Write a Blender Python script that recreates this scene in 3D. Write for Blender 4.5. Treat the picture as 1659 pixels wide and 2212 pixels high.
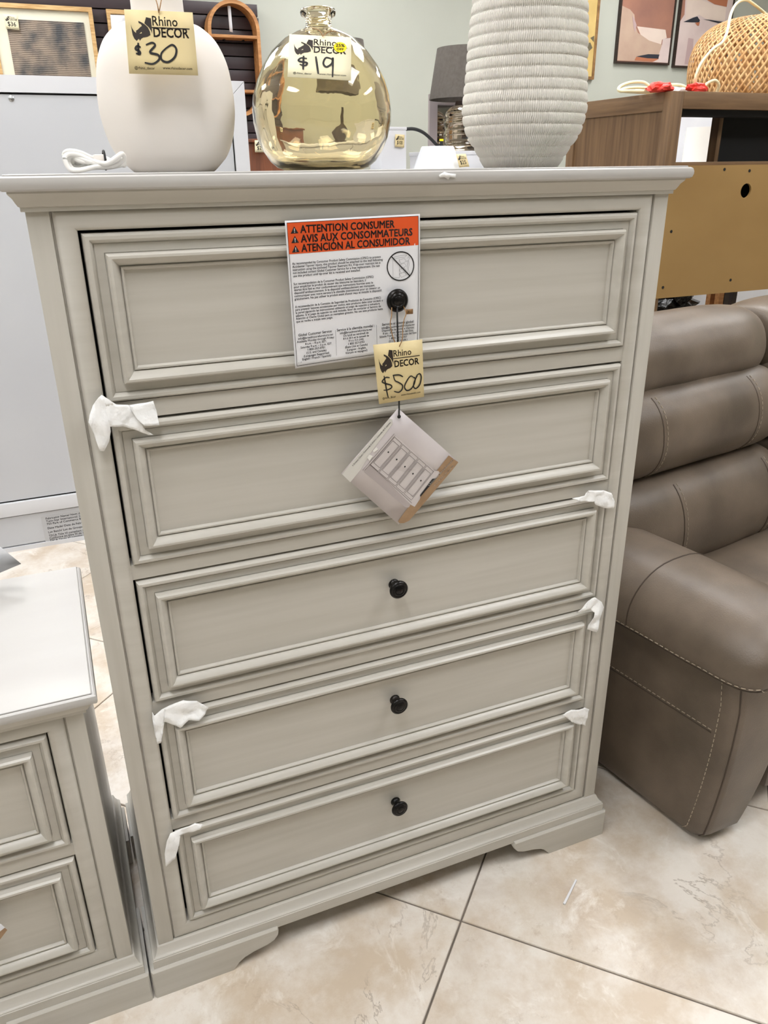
import bpy, bmesh, math, random
import numpy as np
from mathutils import Vector, Matrix, noise
random.seed(7)
S = bpy.context.scene
for o in list(bpy.data.objects): bpy.data.objects.remove(o)
COL = S.collection
PI = math.pi
# ------------------------------------------------------------------ camera
FPX, CX, CY = 1693.57, 829.5, 1106.0            # focal length and centre for the 1659 x 2212 frame
CAM = Vector((-0.4573, -1.0619, 1.3749)); YAW, PIT, ROL = 0.38814, -0.41280, -0.01273
FW = Vector((math.sin(YAW)*math.cos(PIT), math.cos(YAW)*math.cos(PIT), math.sin(PIT)))
r0 = Vector((math.cos(YAW), -math.sin(YAW), 0)); u0 = r0.cross(FW)
RT = math.cos(ROL)*r0 + math.sin(ROL)*u0; UP = -math.sin(ROL)*r0 + math.cos(ROL)*u0
cd = bpy.data.cameras.new('camera'); cam = bpy.data.objects.new('camera', cd); COL.objects.link(cam)
cd.sensor_fit = 'HORIZONTAL'; cd.sensor_width = 36; cd.lens = 36*FPX/1659; cd.clip_start = 0.02
cam.matrix_world = Matrix.Translation(CAM) @ Matrix((RT, UP, -FW)).transposed().to_4x4()
S.camera = cam
# ------------------------------------------------------------------ world, exposure
w = bpy.data.worlds.new('world'); S.world = w; w.use_nodes = True
w.node_tree.nodes['Background'].inputs[0].default_value = (0.9, 0.95, 1, 1)
w.node_tree.nodes['Background'].inputs[1].default_value = 0.3
S.view_settings.view_transform = 'Standard'; S.view_settings.look = 'None'
S.view_settings.gamma = 1; S.view_settings.use_curve_mapping = False
S.view_settings.exposure = -0.16
LIGHT = 18.0                                       # strength of the ceiling panels
# ------------------------------------------------------------------ pixel rays (only to read positions off the photo)
def ray(u, v): return (u-CX)/FPX*RT - (v-CY)/FPX*UP + FW
def on(u, v, axis, val):
    d = ray(u, v); return CAM + d*((val-CAM[axis])/d[axis])
# ------------------------------------------------------------------ materials
def srgb(r, g, b):
    f = lambda c: (c/255/12.92) if c/255 <= .04045 else ((c/255+.055)/1.055)**2.4
    return (f(r), f(g), f(b), 1)
def mat(name, col, rough=.5, metal=0, col2=None, scale=6, stretch=(1,1,1), lo=.35, hi=.65, bump=0, bscale=60, bstretch=(1,1,1),
        detail=4, spec=.5, rand=False, coat=0, dist=.002):
    m = bpy.data.materials.new(name); m.use_nodes = True; nt = m.node_tree; N = nt.nodes; L = nt.links
    b = N['Principled BSDF']; b.inputs['Base Color'].default_value = col; b.inputs['Roughness'].default_value = rough
    b.inputs['Metallic'].default_value = metal; b.inputs['Specular IOR Level'].default_value = spec; b.inputs['Coat Weight'].default_value = coat
    tc = N.new('ShaderNodeTexCoord'); src = tc.outputs['Object']
    if rand:
        oi = N.new('ShaderNodeObjectInfo'); a = N.new('ShaderNodeVectorMath'); a.operation = 'SCALE'
        cb = N.new('ShaderNodeCombineXYZ')
        for i in range(3): L.new(oi.outputs['Random'], cb.inputs[i])
        L.new(cb.outputs[0], a.inputs[0]); a.inputs['Scale'].default_value = 37
        ad = N.new('ShaderNodeVectorMath'); L.new(src, ad.inputs[0]); L.new(a.outputs[0], ad.inputs[1]); src = ad.outputs[0]
    if col2:
        mp = N.new('ShaderNodeMapping'); mp.inputs['Scale'].default_value = stretch; L.new(src, mp.inputs[0])
        n = N.new('ShaderNodeTexNoise'); n.inputs['Scale'].default_value = scale; n.inputs['Detail'].default_value = detail; L.new(mp.outputs[0], n.inputs[0])
        cr = N.new('ShaderNodeValToRGB'); cr.color_ramp.elements[0].position = lo; cr.color_ramp.elements[1].position = hi
        cr.color_ramp.elements[0].color = col2; cr.color_ramp.elements[1].color = col
        L.new(n.outputs['Fac'], cr.inputs[0]); L.new(cr.outputs[0], b.inputs['Base Color'])
    if bump:
        mp = N.new('ShaderNodeMapping'); mp.inputs['Scale'].default_value = bstretch; L.new(src, mp.inputs[0])
        n = N.new('ShaderNodeTexNoise'); n.inputs['Scale'].default_value = bscale; n.inputs['Detail'].default_value = 5; L.new(mp.outputs[0], n.inputs[0])
        bp = N.new('ShaderNodeBump'); bp.inputs['Strength'].default_value = bump; bp.inputs['Distance'].default_value = dist
        L.new(n.outputs['Fac'], bp.inputs['Height']); L.new(bp.outputs[0], b.inputs['Normal'])
    return m
def node(m, t, **kw):
    n = m.node_tree.nodes.new(t)
    for k, v in kw.items():
        if hasattr(n, k): setattr(n, k, v)
        else: n.inputs[k].default_value = v
    return n
M = {}
M['paint'] = mat('grey_brushed_paint', srgb(196,192,184), .32, 0, srgb(185,181,172), 5, (.6,6,12), .3, .75, .04, 60, (.6,6,6), dist=.0006)
M['paint_v'] = mat('grey_brushed_paint_upright', srgb(196,192,184), .32, 0, srgb(185,181,172), 5, (12,6,.6), .3, .75, .04, 60, (6,6,.6), dist=.0006)
M['paint_top'] = mat('grey_painted_top', srgb(186,184,181), .36, 0, srgb(180,177,174), 3, (1,4,1), .3, .7, .05, 40)
M['inside_shade'] = mat('inside_shade_black', srgb(22,20,18), .9)  # near-black colour stands in for the shade inside the case
M['knob'] = mat('black_metal', srgb(20,19,19), .3, .6, srgb(32,28,26), 30)
M['paper'] = mat('white_paper', srgb(226,226,229), .7, 0, srgb(220,220,224), 8)
M['orange'] = mat('orange_ink', srgb(214,78,18), .6)
M['ink'] = mat('black_ink', srgb(18,16,18), .6)
M['brown_ink'] = mat('dark_brown_ink', srgb(42,32,26), .6)
M['grey_ink'] = mat('grey_ink', srgb(120,120,122), .6)
M['tag'] = mat('cream_card', srgb(224,206,158), .6, 0, srgb(218,199,150), 10)
M['tag_pale'] = mat('pale_cream_card', srgb(230,222,188), .6)
M['yellow'] = mat('yellow_sticker', srgb(246,220,20), .4)
M['twine'] = mat('jute_twine', srgb(168,130,88), .9, 0, srgb(120,86,52), 200)
M['black_cord'] = mat('black_cord', srgb(14,14,15), .6)
M['foam'] = mat('white_foam_wrap', srgb(250,250,250), .8, 0, srgb(242,243,244), 40, bump=.4, bscale=260)
M['white_lac'] = mat('white_lacquer', srgb(214,215,219), .42, 0, srgb(208,209,213), 2)
M['white_panel'] = mat('white_back_board', srgb(196,198,202), .5, 0, srgb(190,192,197), 2)
M['label_grey'] = mat('silver_label', srgb(186,187,190), .4)
M['steel'] = mat('steel', srgb(190,192,195), .3, 1)
M['wall'] = mat('grey_green_wall_paint', srgb(186,188,177), .8, 0, srgb(180,182,171), 1.5, bump=.1, bscale=150)
M['ceil'] = mat('ceiling_tile', srgb(235,235,232), .9)
M['grout'] = mat('grout', srgb(128,118,108), .9, 0, srgb(104,96,88), 12)
M['slat'] = mat('dark_plum_slat', srgb(58,44,48), .45, 0, srgb(48,37,40), 3, (1,1,10), bump=.05)
M['slat_back'] = mat('slat_groove', srgb(26,20,20), .7)
M['pale_wood'] = mat('pale_oak', srgb(214,178,124), .5, 0, srgb(186,146,92), 12, (1,1,8), bump=.05)
M['shelf_wood'] = mat('honey_wood', srgb(196,142,88), .5, 0, srgb(164,110,62), 10, (1,6,6))
M['brown_wood'] = mat('reddish_brown_wood', srgb(128,74,44), .5, 0, srgb(96,52,30), 6, (6,6,.6))
M['oak'] = mat('brown_oak', srgb(124,96,66), .5, 0, srgb(92,68,44), 5, (14,14,.7), .3, .7, .2, 60, (8,8,.5), detail=8)
M['oak_h'] = mat('brown_oak_rail', srgb(126,98,68), .5, 0, srgb(94,70,46), 5, (.7,14,14), .3, .7, .2, 60, (.5,8,8), detail=8)
M['oak_hy'] = mat('brown_oak_side_rail', srgb(126,98,68), .5, 0, srgb(94,70,46), 5, (14,.7,14), .3, .7, .2, 60, (8,.5,8), detail=8)
M['mdf'] = mat('golden_backing_board', srgb(160,128,78), .5, 0, srgb(144,112,64), 2.2, (1,1,1.6), .3, .75)
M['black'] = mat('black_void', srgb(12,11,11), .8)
M['black_plastic'] = mat('black_plastic_bag', srgb(12,12,13), .18, 0, None, bump=.6, bscale=25, dist=.02)
M['ceramic'] = mat('chalky_white_ceramic', srgb(236,231,226), .65, 0, srgb(228,220,212), 2.5, bump=.15, bscale=45)
M['vase'] = mat('matte_cream_ceramic', srgb(246,241,231), .7)
M['cord_white'] = mat('white_cable', srgb(232,230,226), .45)
M['cord_cream'] = mat('cream_cable', srgb(240,228,186), .45)
M['bamboo'] = mat('bamboo_strip', srgb(232,192,138), .5, 0, srgb(206,156,98), 20)
M['red'] = mat('red_plastic', srgb(232,62,52), .35, bump=.3, bscale=60)
M['shade_grey'] = mat('grey_linen_shade', srgb(98,92,86), .85, 0, srgb(90,84,78), 60)
M['shade_white'] = mat('white_fabric_shade', srgb(240,236,228), .85)
M['wrap'] = mat('white_plastic_wrap', srgb(238,240,244), .25, bump=.5, bscale=18, bstretch=(1,1,.3), dist=.01)
M['frame_dark'] = mat('dark_walnut_frame', srgb(54,38,30), .5, 0, srgb(40,28,22), 12, (1,1,6))
M['frame_gold'] = mat('aged_gold_frame', srgb(150,112,66), .45, 0, srgb(112,80,44), 20)
M['p_brown'] = mat('paint_clay_brown', srgb(166,118,98), .7, 0, srgb(146,104,90), 4, bump=.1)
M['p_tan'] = mat('paint_sand', srgb(192,166,146), .7, 0, srgb(180,152,134), 6)
M['p_cream'] = mat('paint_cream', srgb(224,206,192), .7, 0, srgb(216,196,184), 6)
M['p_blush'] = mat('paint_blush', srgb(214,196,190), .7, 0, srgb(204,184,180), 5)
M['p_mauve'] = mat('paint_mauve', srgb(184,158,156), .7)
M['p_navy'] = mat('paint_ink_blue', srgb(40,42,52), .7)
M['p_rust'] = mat('paint_rust', srgb(176,110,78), .7)
M['p_yellow'] = mat('gold_leaf_painting', srgb(212,184,116), .6, 0, srgb(196,166,100), 7)
M['p_olive'] = mat('olive_leaf_paint', srgb(100,92,70), .7)
M['mirror'] = mat('mirror_glass', srgb(200,196,196), .05, 1)
M['frame_grey'] = mat('pinkish_grey_frame', srgb(168,158,158), .5)
M['card_bg'] = mat('card_wall_print', srgb(206,198,197), .4, 0, srgb(192,184,185), 8)
M['card_pale'] = mat('card_pale_print', srgb(214,212,207), .4)
M['card_chest'] = mat('card_chest_print', srgb(206,199,199), .4)
M['card_side'] = mat('card_chest_side_print', srgb(176,167,167), .4)
M['card_floor'] = mat('card_floor_print', srgb(166,136,104), .4, 0, srgb(148,118,88), 40)
M['card_line'] = mat('card_line_print', srgb(96,88,88), .4)
M['card_white'] = mat('card_white_print', srgb(236,234,230), .4)
M['mount'] = mat('cream_mount_board', srgb(224,220,200), .8)
# leather
def leather():
    m = mat('taupe_leather', srgb(118,104,90), .38, 0, srgb(86,75,64), 6, (1,1,1), .32, .70, .45, 380, dist=.0012, detail=7, spec=.55)
    return m
M['leather'] = leather()
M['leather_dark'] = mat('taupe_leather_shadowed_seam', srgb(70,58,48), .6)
M['thread'] = mat('beige_thread', srgb(182,168,150), .8)
# travertine tile
def travertine():
    m = mat('travertine_tile', srgb(228,221,212), .38, 0, srgb(204,188,168), 4.2, (1,1,1), .40, .58, .08, 70, rand=True, detail=12, spec=.4)
    nt = m.node_tree; N = nt.nodes; L = nt.links; b = N['Principled BSDF']
    [n for n in N if n.type == 'TEX_NOISE'][0].inputs['Roughness'].default_value = .68
    vec = [n for n in N if n.type == 'VECT_MATH' and n.operation == 'ADD'][0].outputs[0]
    def nz(scale, det, rough=.6, distort=0):
        n = N.new('ShaderNodeTexNoise'); n.inputs['Scale'].default_value = scale; n.inputs['Detail'].default_value = det; n.inputs['Roughness'].default_value = rough; n.inputs['Distortion'].default_value = distort
        L.new(vec, n.inputs[0]); return n.outputs['Fac']
    def rng(src, a, b_, c_, d):
        r = N.new('ShaderNodeMapRange'); L.new(src, r.inputs[0])
        for k, v in zip((1,2,3,4), (a,b_,c_,d)): r.inputs[k].default_value = v
        return r.outputs[0]
    def op(o, a, b_=None, v=None):
        n = N.new('ShaderNodeMath'); n.operation = o; L.new(a, n.inputs[0])
        if b_ is not None: L.new(b_, n.inputs[1])
        if v is not None: n.inputs[1].default_value = v
        return n.outputs[0]
    def over(fac, col):
        mx = N.new('ShaderNodeMix'); mx.data_type = 'RGBA'; mx.inputs['B'].default_value = col
        L.new(fac, mx.inputs['Factor']); L.new(b.inputs['Base Color'].links[0].from_socket, mx.inputs['A']); L.new(mx.outputs['Result'], b.inputs['Base Color'])
    big = rng(nz(1.5, 5), .46, .62, 0, 1)
    over(op('MULTIPLY', rng(nz(5.5, 12, .75, .5), .46, .66, 0, .75), big), srgb(186,170,154))      # greyish weathered clouds
    over(op('MULTIPLY', rng(nz(26, 8, .8), .55, .68, 0, .55), rng(nz(2.6, 4), .45, .6, .15, 1)), srgb(176,156,134))   # pits and freckles
    over(rng(nz(9, 10, .7, .8), .56, .70, 0, .7), srgb(246,242,236))                                # pale flecks
    vein = rng(op('ABSOLUTE', op('SUBTRACT', nz(1.9, 9, .62, 1.0), v=.5)), 0, .007, .65, 0)
    over(op('MULTIPLY', vein, rng(nz(2.1, 3), .48, .58, 0, 1)), srgb(146,130,114))                  # thin winding veins
    return m
M['tile'] = travertine()
# worn woven rug for the framed textile
def rug():
    m = mat('worn_woven_rug', srgb(160,145,130), .95, 0, srgb(88,90,92), 9, (1,1,1), .38, .6, detail=8)
    nt = m.node_tree; N = nt.nodes; L = nt.links; b = N['Principled BSDF']
    base = b.inputs['Base Color'].links[0].from_socket
    wv = N.new('ShaderNodeTexWave'); wv.bands_direction = 'Z'; wv.inputs['Scale'].default_value = 34; wv.inputs['Distortion'].default_value = 1.6; wv.inputs['Detail'].default_value = 2
    tc = [n for n in N if n.type == 'TEX_COORD'][0]; L.new(tc.outputs['Object'], wv.inputs[0])
    mx = N.new('ShaderNodeMix'); mx.data_type = 'RGBA'; mx.blend_type = 'MULTIPLY'; mx.inputs['B'].default_value = srgb(110,96,86)
    mr = N.new('ShaderNodeMapRange'); mr.inputs[1].default_value = .55; mr.inputs[2].default_value = .9; mr.inputs[4].default_value = .9; L.new(wv.outputs['Fac'], mr.inputs[0])
    L.new(mr.outputs[0], mx.inputs['Factor']); L.new(base, mx.inputs['A']); L.new(mx.outputs['Result'], b.inputs['Base Color'])
    return m
M['rug'] = rug()
def glass(name, col, rough=0, ior=1.45):
    m = bpy.data.materials.new(name); m.use_nodes = True; b = m.node_tree.nodes['Principled BSDF']
    b.inputs['Base Color'].default_value = col; b.inputs['Roughness'].default_value = rough
    b.inputs['Transmission Weight'].default_value = 1; b.inputs['IOR'].default_value = ior
    tc = node(m, 'ShaderNodeTexCoord'); n = node(m, 'ShaderNodeTexNoise', Scale=14.0, Detail=2.0); bp = node(m, 'ShaderNodeBump', Strength=.35, Distance=.004)
    L = m.node_tree.links; L.new(tc.outputs['Object'], n.inputs[0]); L.new(n.outputs['Fac'], bp.inputs['Height']); L.new(bp.outputs[0], b.inputs['Normal'])
    return m
M['amber'] = glass('amber_glass', (0.955, .875, .67, 1))
M['smoke'] = glass('smoky_brown_glass', (0.74, .64, .48, 1))
M['pane'] = glass('picture_glass', (1,1,1,1)); 
def emis(name, col, s):
    m = bpy.data.materials.new(name); m.use_nodes = True; b = m.node_tree.nodes['Principled BSDF']
    b.inputs['Emission Color'].default_value = col; b.inputs['Emission Strength'].default_value = s; b.inputs['Base Color'].default_value = (.8,.8,.8,1)
    return m
M['lamp_panel'] = emis('lit_diffuser', (.985, .99, 1, 1), LIGHT)
# vase: fine vertical crinkles as relief
def pleats(m):
    nt = m.node_tree; N = nt.nodes; L = nt.links; b = N['Principled BSDF']
    tc = [n for n in N if n.type == 'TEX_COORD'][0]
    gr = N.new('ShaderNodeTexGradient'); gr.gradient_type = 'RADIAL'
    nz = N.new('ShaderNodeTexNoise'); nz.inputs['Scale'].default_value = 40; nz.inputs['Detail'].default_value = 3
    mp = N.new('ShaderNodeMapping'); mp.inputs['Scale'].default_value = (1,1,2); L.new(tc.outputs['Object'], mp.inputs[0]); L.new(mp.outputs[0], nz.inputs[0])
    L.new(tc.outputs['Object'], gr.inputs[0])
    m1 = N.new('ShaderNodeMath'); m1.operation = 'MULTIPLY'; m1.inputs[1].default_value = 2*PI*190; L.new(gr.outputs['Fac'], m1.inputs[0])
    m2 = N.new('ShaderNodeMath'); m2.operation = 'MULTIPLY_ADD'; m2.inputs[1].default_value = 9; L.new(nz.outputs['Fac'], m2.inputs[0]); L.new(m1.outputs[0], m2.inputs[2])
    sn = N.new('ShaderNodeMath'); sn.operation = 'SINE'; L.new(m2.outputs[0], sn.inputs[0])
    bp = N.new('ShaderNodeBump'); bp.inputs['Strength'].default_value = .8; bp.inputs['Distance'].default_value = .002
    L.new(sn.outputs[0], bp.inputs['Height']); L.new(bp.outputs[0], b.inputs['Normal'])
pleats(M['vase'])
# ------------------------------------------------------------------ mesh helpers
class MB:
    def __init__(s): s.v = []; s.f = []
    def add(s, vs, fs):
        n = len(s.v); s.v += [Vector(p) for p in vs]; s.f += [tuple(i+n for i in f) for f in fs]
    def box(s, x0, x1, y0, y1, z0, z1, bev=0):
        bm = bmesh.new(); bmesh.ops.create_cube(bm, size=1)
        for v in bm.verts: v.co = Vector(((x0+x1)/2+v.co.x*(x1-x0), (y0+y1)/2+v.co.y*(y1-y0), (z0+z1)/2+v.co.z*(z1-z0)))
        if bev: bmesh.ops.bevel(bm, geom=bm.edges[:], offset=bev, segments=2, profile=.6, affect='EDGES')
        s.bm(bm)
    def bm(s, bm):
        bm.verts.index_update(); s.add([v.co.copy() for v in bm.verts], [[v.index for v in f.verts] for f in bm.faces]); bm.free()
    def lathe(s, prof, c, n=48, axis='z', cap0=False, cap1=False):
        vs = []; fs = []; m = len(prof)
        for i in range(n):
            a = 2*PI*i/n
            for r, h in prof:
                p = Vector((r*math.cos(a), r*math.sin(a), h))
                if axis == '-y': p = Vector((p.x, -h, p.y))
                vs.append(Vector(c)+p)
        for i in range(n):
            j = (i+1) % n
            for k in range(m-1): fs.append((i*m+k, j*m+k, j*m+k+1, i*m+k+1))
        if cap0: fs.append(tuple(i*m for i in range(n))[::-1])
        if cap1: fs.append(tuple(i*m+m-1 for i in range(n)))
        s.add(vs, fs)
    def tube(s, pts, r, n=8, closed=False):
        pts = [Vector(p) for p in pts]; m = len(pts); vs = []; fs = []; prev = None
        for i, p in enumerate(pts):
            if closed: t = pts[(i+1) % m]-pts[i-1]
            else: t = pts[min(i+1, m-1)]-pts[max(i-1, 0)]
            t.normalize()
            if prev is None: nrm = t.orthogonal().normalized()
            else: nrm = (prev-t*prev.dot(t)); nrm = nrm.normalized() if nrm.length > 1e-6 else t.orthogonal().normalized()
            prev = nrm; bn = t.cross(nrm)
            for k in range(n):
                a = 2*PI*k/n; vs.append(p+r*(math.cos(a)*nrm+math.sin(a)*bn))
        for i in range(m if closed else m-1):
            j = (i+1) % m
            for k in range(n): fs.append((i*n+k, i*n+(k+1) % n, j*n+(k+1) % n, j*n+k))
        if not closed: fs += [tuple(range(n))[::-1], tuple((m-1)*n+k for k in range(n))]
        s.add(vs, fs)
    def loops(s, loops, cap0=False, cap1=False):
        m = len(loops[0]); vs = [p for l in loops for p in l]; fs = []
        for i in range(len(loops)-1):
            for k in range(m): fs.append((i*m+k, i*m+(k+1) % m, (i+1)*m+(k+1) % m, (i+1)*m+k))
        if cap0: fs.append(tuple(range(m))[::-1])
        if cap1: fs.append(tuple((len(loops)-1)*m+k for k in range(m)))
        s.add(vs, fs)
    def rectprof(s, x0, x1, z0, z1, prof, y0, fill=False):
        L = []
        for d, h in prof:
            y = y0-h; L.append([Vector((x0+d, y, z0+d)), Vector((x1-d, y, z0+d)), Vector((x1-d, y, z1-d)), Vector((x0+d, y, z1-d))])
        s.loops(L, cap1=fill)
    def planprof(s, x0, x1, y0, y1, prof, cap0=False, cap1=False):
        s.loops([[Vector((x0-p, y0-p, z)), Vector((x1+p, y0-p, z)), Vector((x1+p, y1, z)), Vector((x0-p, y1, z))] for p, z in prof], cap0, cap1)
    def prism(s, poly, y0, y1):
        n = len(poly); a = [Vector((x, y0, z)) for x, z in poly]; b = [Vector((x, y1, z)) for x, z in poly]
        s.add(a+b, [tuple(range(n)), tuple(range(n, 2*n))[::-1]]+[(i, i+n, (i+1) % n+n, (i+1) % n) for i in range(n)])
def root_loc(p):
    v = Vector((0,0,0))
    while p is not None: v += p.location; p = p.parent
    return v
def obj(name, mb, m, parent=None, smooth=35, local=False, recalc=True, solid=0, sub=0):
    me = bpy.data.meshes.new(name)
    off = Vector((0,0,0)) if (local or parent is None) else root_loc(parent)
    me.from_pydata([tuple(v-off) for v in mb.v], [], mb.f); me.update()
    if recalc:
        bm = bmesh.new(); bm.from_mesh(me); bmesh.ops.recalc_face_normals(bm, faces=bm.faces); bm.to_mesh(me); bm.free()
    if smooth:
        me.polygons.foreach_set('use_smooth', [True]*len(me.polygons)); me.set_sharp_from_angle(angle=math.radians(smooth))
    me.materials.append(M[m] if isinstance(m, str) else m)
    o = bpy.data.objects.new(name, me); COL.objects.link(o); o.parent = parent
    if solid:
        md = o.modifiers.new('thickness', 'SOLIDIFY'); md.thickness = solid; md.offset = 0
    if any(w_ in name for w_ in ('print', 'lettering', 'handwritten')): o['kind'] = 'stuff'
    if sub:
        md = o.modifiers.new('smooth', 'SUBSURF'); md.levels = sub; md.render_levels = sub
    return o
def tag(o, label, cat, group=None):
    o['label'] = label; o['category'] = cat
    if group: o['group'] = group
    return o
def thing(name, label, cat, loc=(0,0,0), rz=0, group=None):
    o = bpy.data.objects.new(name, None); COL.objects.link(o); o.location = loc; o.rotation_euler = (0,0,rz); o.empty_display_size = .05
    return tag(o, label, cat, group)
def struct(name, mb, m, **k):
    o = obj(name, mb, m, **k); o['kind'] = 'structure'; return o
def quick(name, m, parent, fn, **k):
    mb = MB(); fn(mb); return obj(name, mb, m, parent, **k)
def bx(name, m, parent, x0, x1, y0, y1, z0, z1, bev=0, **k):
    mb = MB(); mb.box(x0, x1, y0, y1, z0, z1, bev); return obj(name, mb, m, parent, **k)
def smoothline(pts, n=8, closed=False):
    P = [Vector(p) for p in pts]; out = []; m = len(P)
    rng = range(m if closed else m-1)
    for i in rng:
        if closed: p0, p1, p2, p3 = P[i-1], P[i], P[(i+1) % m], P[(i+2) % m]
        else: p0, p1, p2, p3 = P[max(i-1, 0)], P[i], P[i+1], P[min(i+2, m-1)]
        for k in range(n):
            t = k/n; out.append(.5*((2*p1)+(p2-p0)*t+(2*p0-5*p1+4*p2-p3)*t*t+(3*p1-p0-3*p2+p3)*t**3))
    if not closed: out.append(P[-1])
    return out
# ------------------------------------------------------------------ flat print helpers
_tc = bpy.data.curves.new('lettering', 'FONT'); _to = bpy.data.objects.new('lettering', _tc); COL.objects.link(_to)
def text2d(txt, size, bold=0.0, align='LEFT', sx=1.0, shear=0):
    _tc.body = txt; _tc.size = size; _tc.align_x = align; _tc.resolution_u = 2; _tc.shear = shear
    bpy.context.view_layer.update()
    me = bpy.data.meshes.new_from_object(_to)
    vs = []; fs = []
    for dx_, dy_ in (((0,0),) if not bold else ((-1,-1),(1,-1),(1,1),(-1,1))):
        n = len(vs); vs += [(v.co.x*sx+dx_*bold*size, v.co.y+dy_*bold*size) for v in me.vertices]; fs += [tuple(i+n for i in p.vertices) for p in me.polygons]
    bpy.data.meshes.remove(me); return vs, fs
class Quad:
    """a flat sheet: metres a to the right and b down from its top-left corner"""
    def __init__(s, TL, TR, BR, BL, bow=None):
        s.TL, s.TR, s.BR, s.BL = map(Vector, (TL, TR, BR, BL)); s.W = ((s.TR-s.TL).length+(s.BR-s.BL).length)/2; s.H = ((s.BL-s.TL).length+(s.BR-s.TR).length)/2
        s.n = (s.BL-s.TL).cross(s.TR-s.TL).normalized(); s.bow = bow
        if s.n.dot(CAM-s.TL) < 0: s.n = -s.n
    def pt(s, a, b, off=0):
        u, v = a/s.W, b/s.H
        p = s.TL*(1-u)*(1-v)+s.TR*u*(1-v)+s.BR*u*v+s.BL*(1-u)*v
        if s.bow: off = off+s.bow(u, v)
        return p+s.n*off
    def sheet(s, nu=10, nv=10):
        mb = MB(); vs = [s.pt(s.W*i/nu, s.H*j/nv) for j in range(nv+1) for i in range(nu+1)]
        mb.add(vs, [(j*(nu+1)+i, j*(nu+1)+i+1, (j+1)*(nu+1)+i+1, (j+1)*(nu+1)+i) for j in range(nv) for i in range(nu)]); return mb
    def poly(s, mb, pts, off):
        mb.add([s.pt(a, b, off) for a, b in pts], [tuple(range(len(pts)))])
    def rect(s, mb, a0, b0, a1, b1, off, n=8):
        for i in range(n):
            x0 = a0+(a1-a0)*i/n; x1 = a0+(a1-a0)*(i+1)/n
            for j in range(n):
                y0 = b0+(b1-b0)*j/n; y1 = b0+(b1-b0)*(j+1)/n
                s.poly(mb, [(x0,y0),(x1,y0),(x1,y1),(x0,y1)], off)
    def text(s, mb, txt, a, b, size, off, bold=0, align='LEFT', width=None, rot=0):
        vs, fs = text2d(txt, size, bold, align)
        if not vs: return
        sx = 1
        if width:
            xs = [v[0] for v in vs]; sx = width/(max(xs)-min(xs))
        c, sn = math.cos(rot), math.sin(rot)
        mb.add([s.pt(a+x*sx*c+y*sn, b+x*sx*sn-y*c, off) for x, y in vs], fs)
    def stroke(s, mb, pts, wd, off, taper=True):
        P = [Vector((a, b, 0)) for a, b in pts]; P = smoothline(P, 8) if len(P) > 2 else [P[0].lerp(P[-1], i/6) for i in range(7)]
        n = len(P); vs = []
        for i, p in enumerate(P):
            t = (P[min(i+1, n-1)]-P[max(i-1, 0)]).normalized(); q = Vector((-t.y, t.x, 0))*wd/2*(1 if not taper else (.55+.45*math.sin(PI*min(1, max(0, (i+.5)/n)))**.6))
            vs += [s.pt(p.x+q.x, p.y+q.y, off), s.pt(p.x-q.x, p.y-q.y, off)]
        mb.add(vs, [(2*i, 2*i+1, 2*i+3, 2*i+2) for i in range(n-1)])
    def affine(s, zc):
        """zoom-picture coordinates -> sheet metres, from the four corners TL TR BR BL"""
        A = np.array([[x, y, 1] for x, y in zc]); B = np.array([[0,0],[s.W,0],[s.W,s.H],[0,s.H]])
        K = np.linalg.lstsq(A, B, rcond=None)[0]
        return lambda x, y: tuple(float(q) for q in np.array([x, y, 1])@K)
# ================================================================== SETTING
X0, X1, Y0, Y1, ZC = -4.5, 6.5, -5.5, 4.6, 3.1
mb = MB(); mb.box(X0, X1, Y0, Y1, -.06, -.004); floor = struct('floor', mb, 'grout'); 
TP, TQ = .815, .772                                  # tile pitch along x-y and along x+y
def tile_mesh():
    a = TP/2-.0028; c = TQ/2-.0028; mb = MB(); e = .0016
    def ring(g, z): return [Vector(((p+q)/2, (q-p)/2, z)) for p, q in ((-a+g, -c+g), (a-g, -c+g), (a-g, c-g), (-a+g, c-g))]
    mb.loops([ring(0, -.004), ring(0, -e), ring(e, 0)], cap1=True)
    me = bpy.data.meshes.new('tile'); me.from_pydata([tuple(v) for v in mb.v], [], mb.f); me.update()
    bm = bmesh.new(); bm.from_mesh(me); bmesh.ops.recalc_face_normals(bm, faces=bm.faces); bm.to_mesh(me); bm.free()
    me.materials.append(M['tile']); return me
tm = tile_mesh()
for i in range(-16, 17):
    for j in range(-16, 17):
        p = .187+TP*(i+.5); q = -.001+TQ*(j+.5); x = (p+q)/2; y = (q-p)/2
        if X0+.42 < x < X1-.42 and Y0+.42 < y < Y1-.42:
            o = bpy.data.objects.new('tile', tm); COL.objects.link(o); o.parent = floor; o.location = (x, y, 0)
mb = MB(); mb.box(X0, X1, Y1, Y1+.1, -.06, ZC); wall_back = struct('wall_back', mb, 'wall')
mb = MB(); mb.box(X0, X1, Y0-.1, Y0, -.06, ZC); struct('wall_front', mb, 'wall')
mb = MB(); mb.box(X0-.1, X0, Y0-.1, Y1+.1, -.06, ZC); struct('wall_left', mb, 'wall')
mb = MB(); mb.box(X1, X1+.1, Y0-.1, Y1+.1, -.06, ZC); struct('wall_right', mb, 'wall')
mb = MB(); mb.box(X0-.1, X1+.1, Y0-.1, Y1+.1, ZC, ZC+.1); struct('ceiling', mb, 'ceil')
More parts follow.
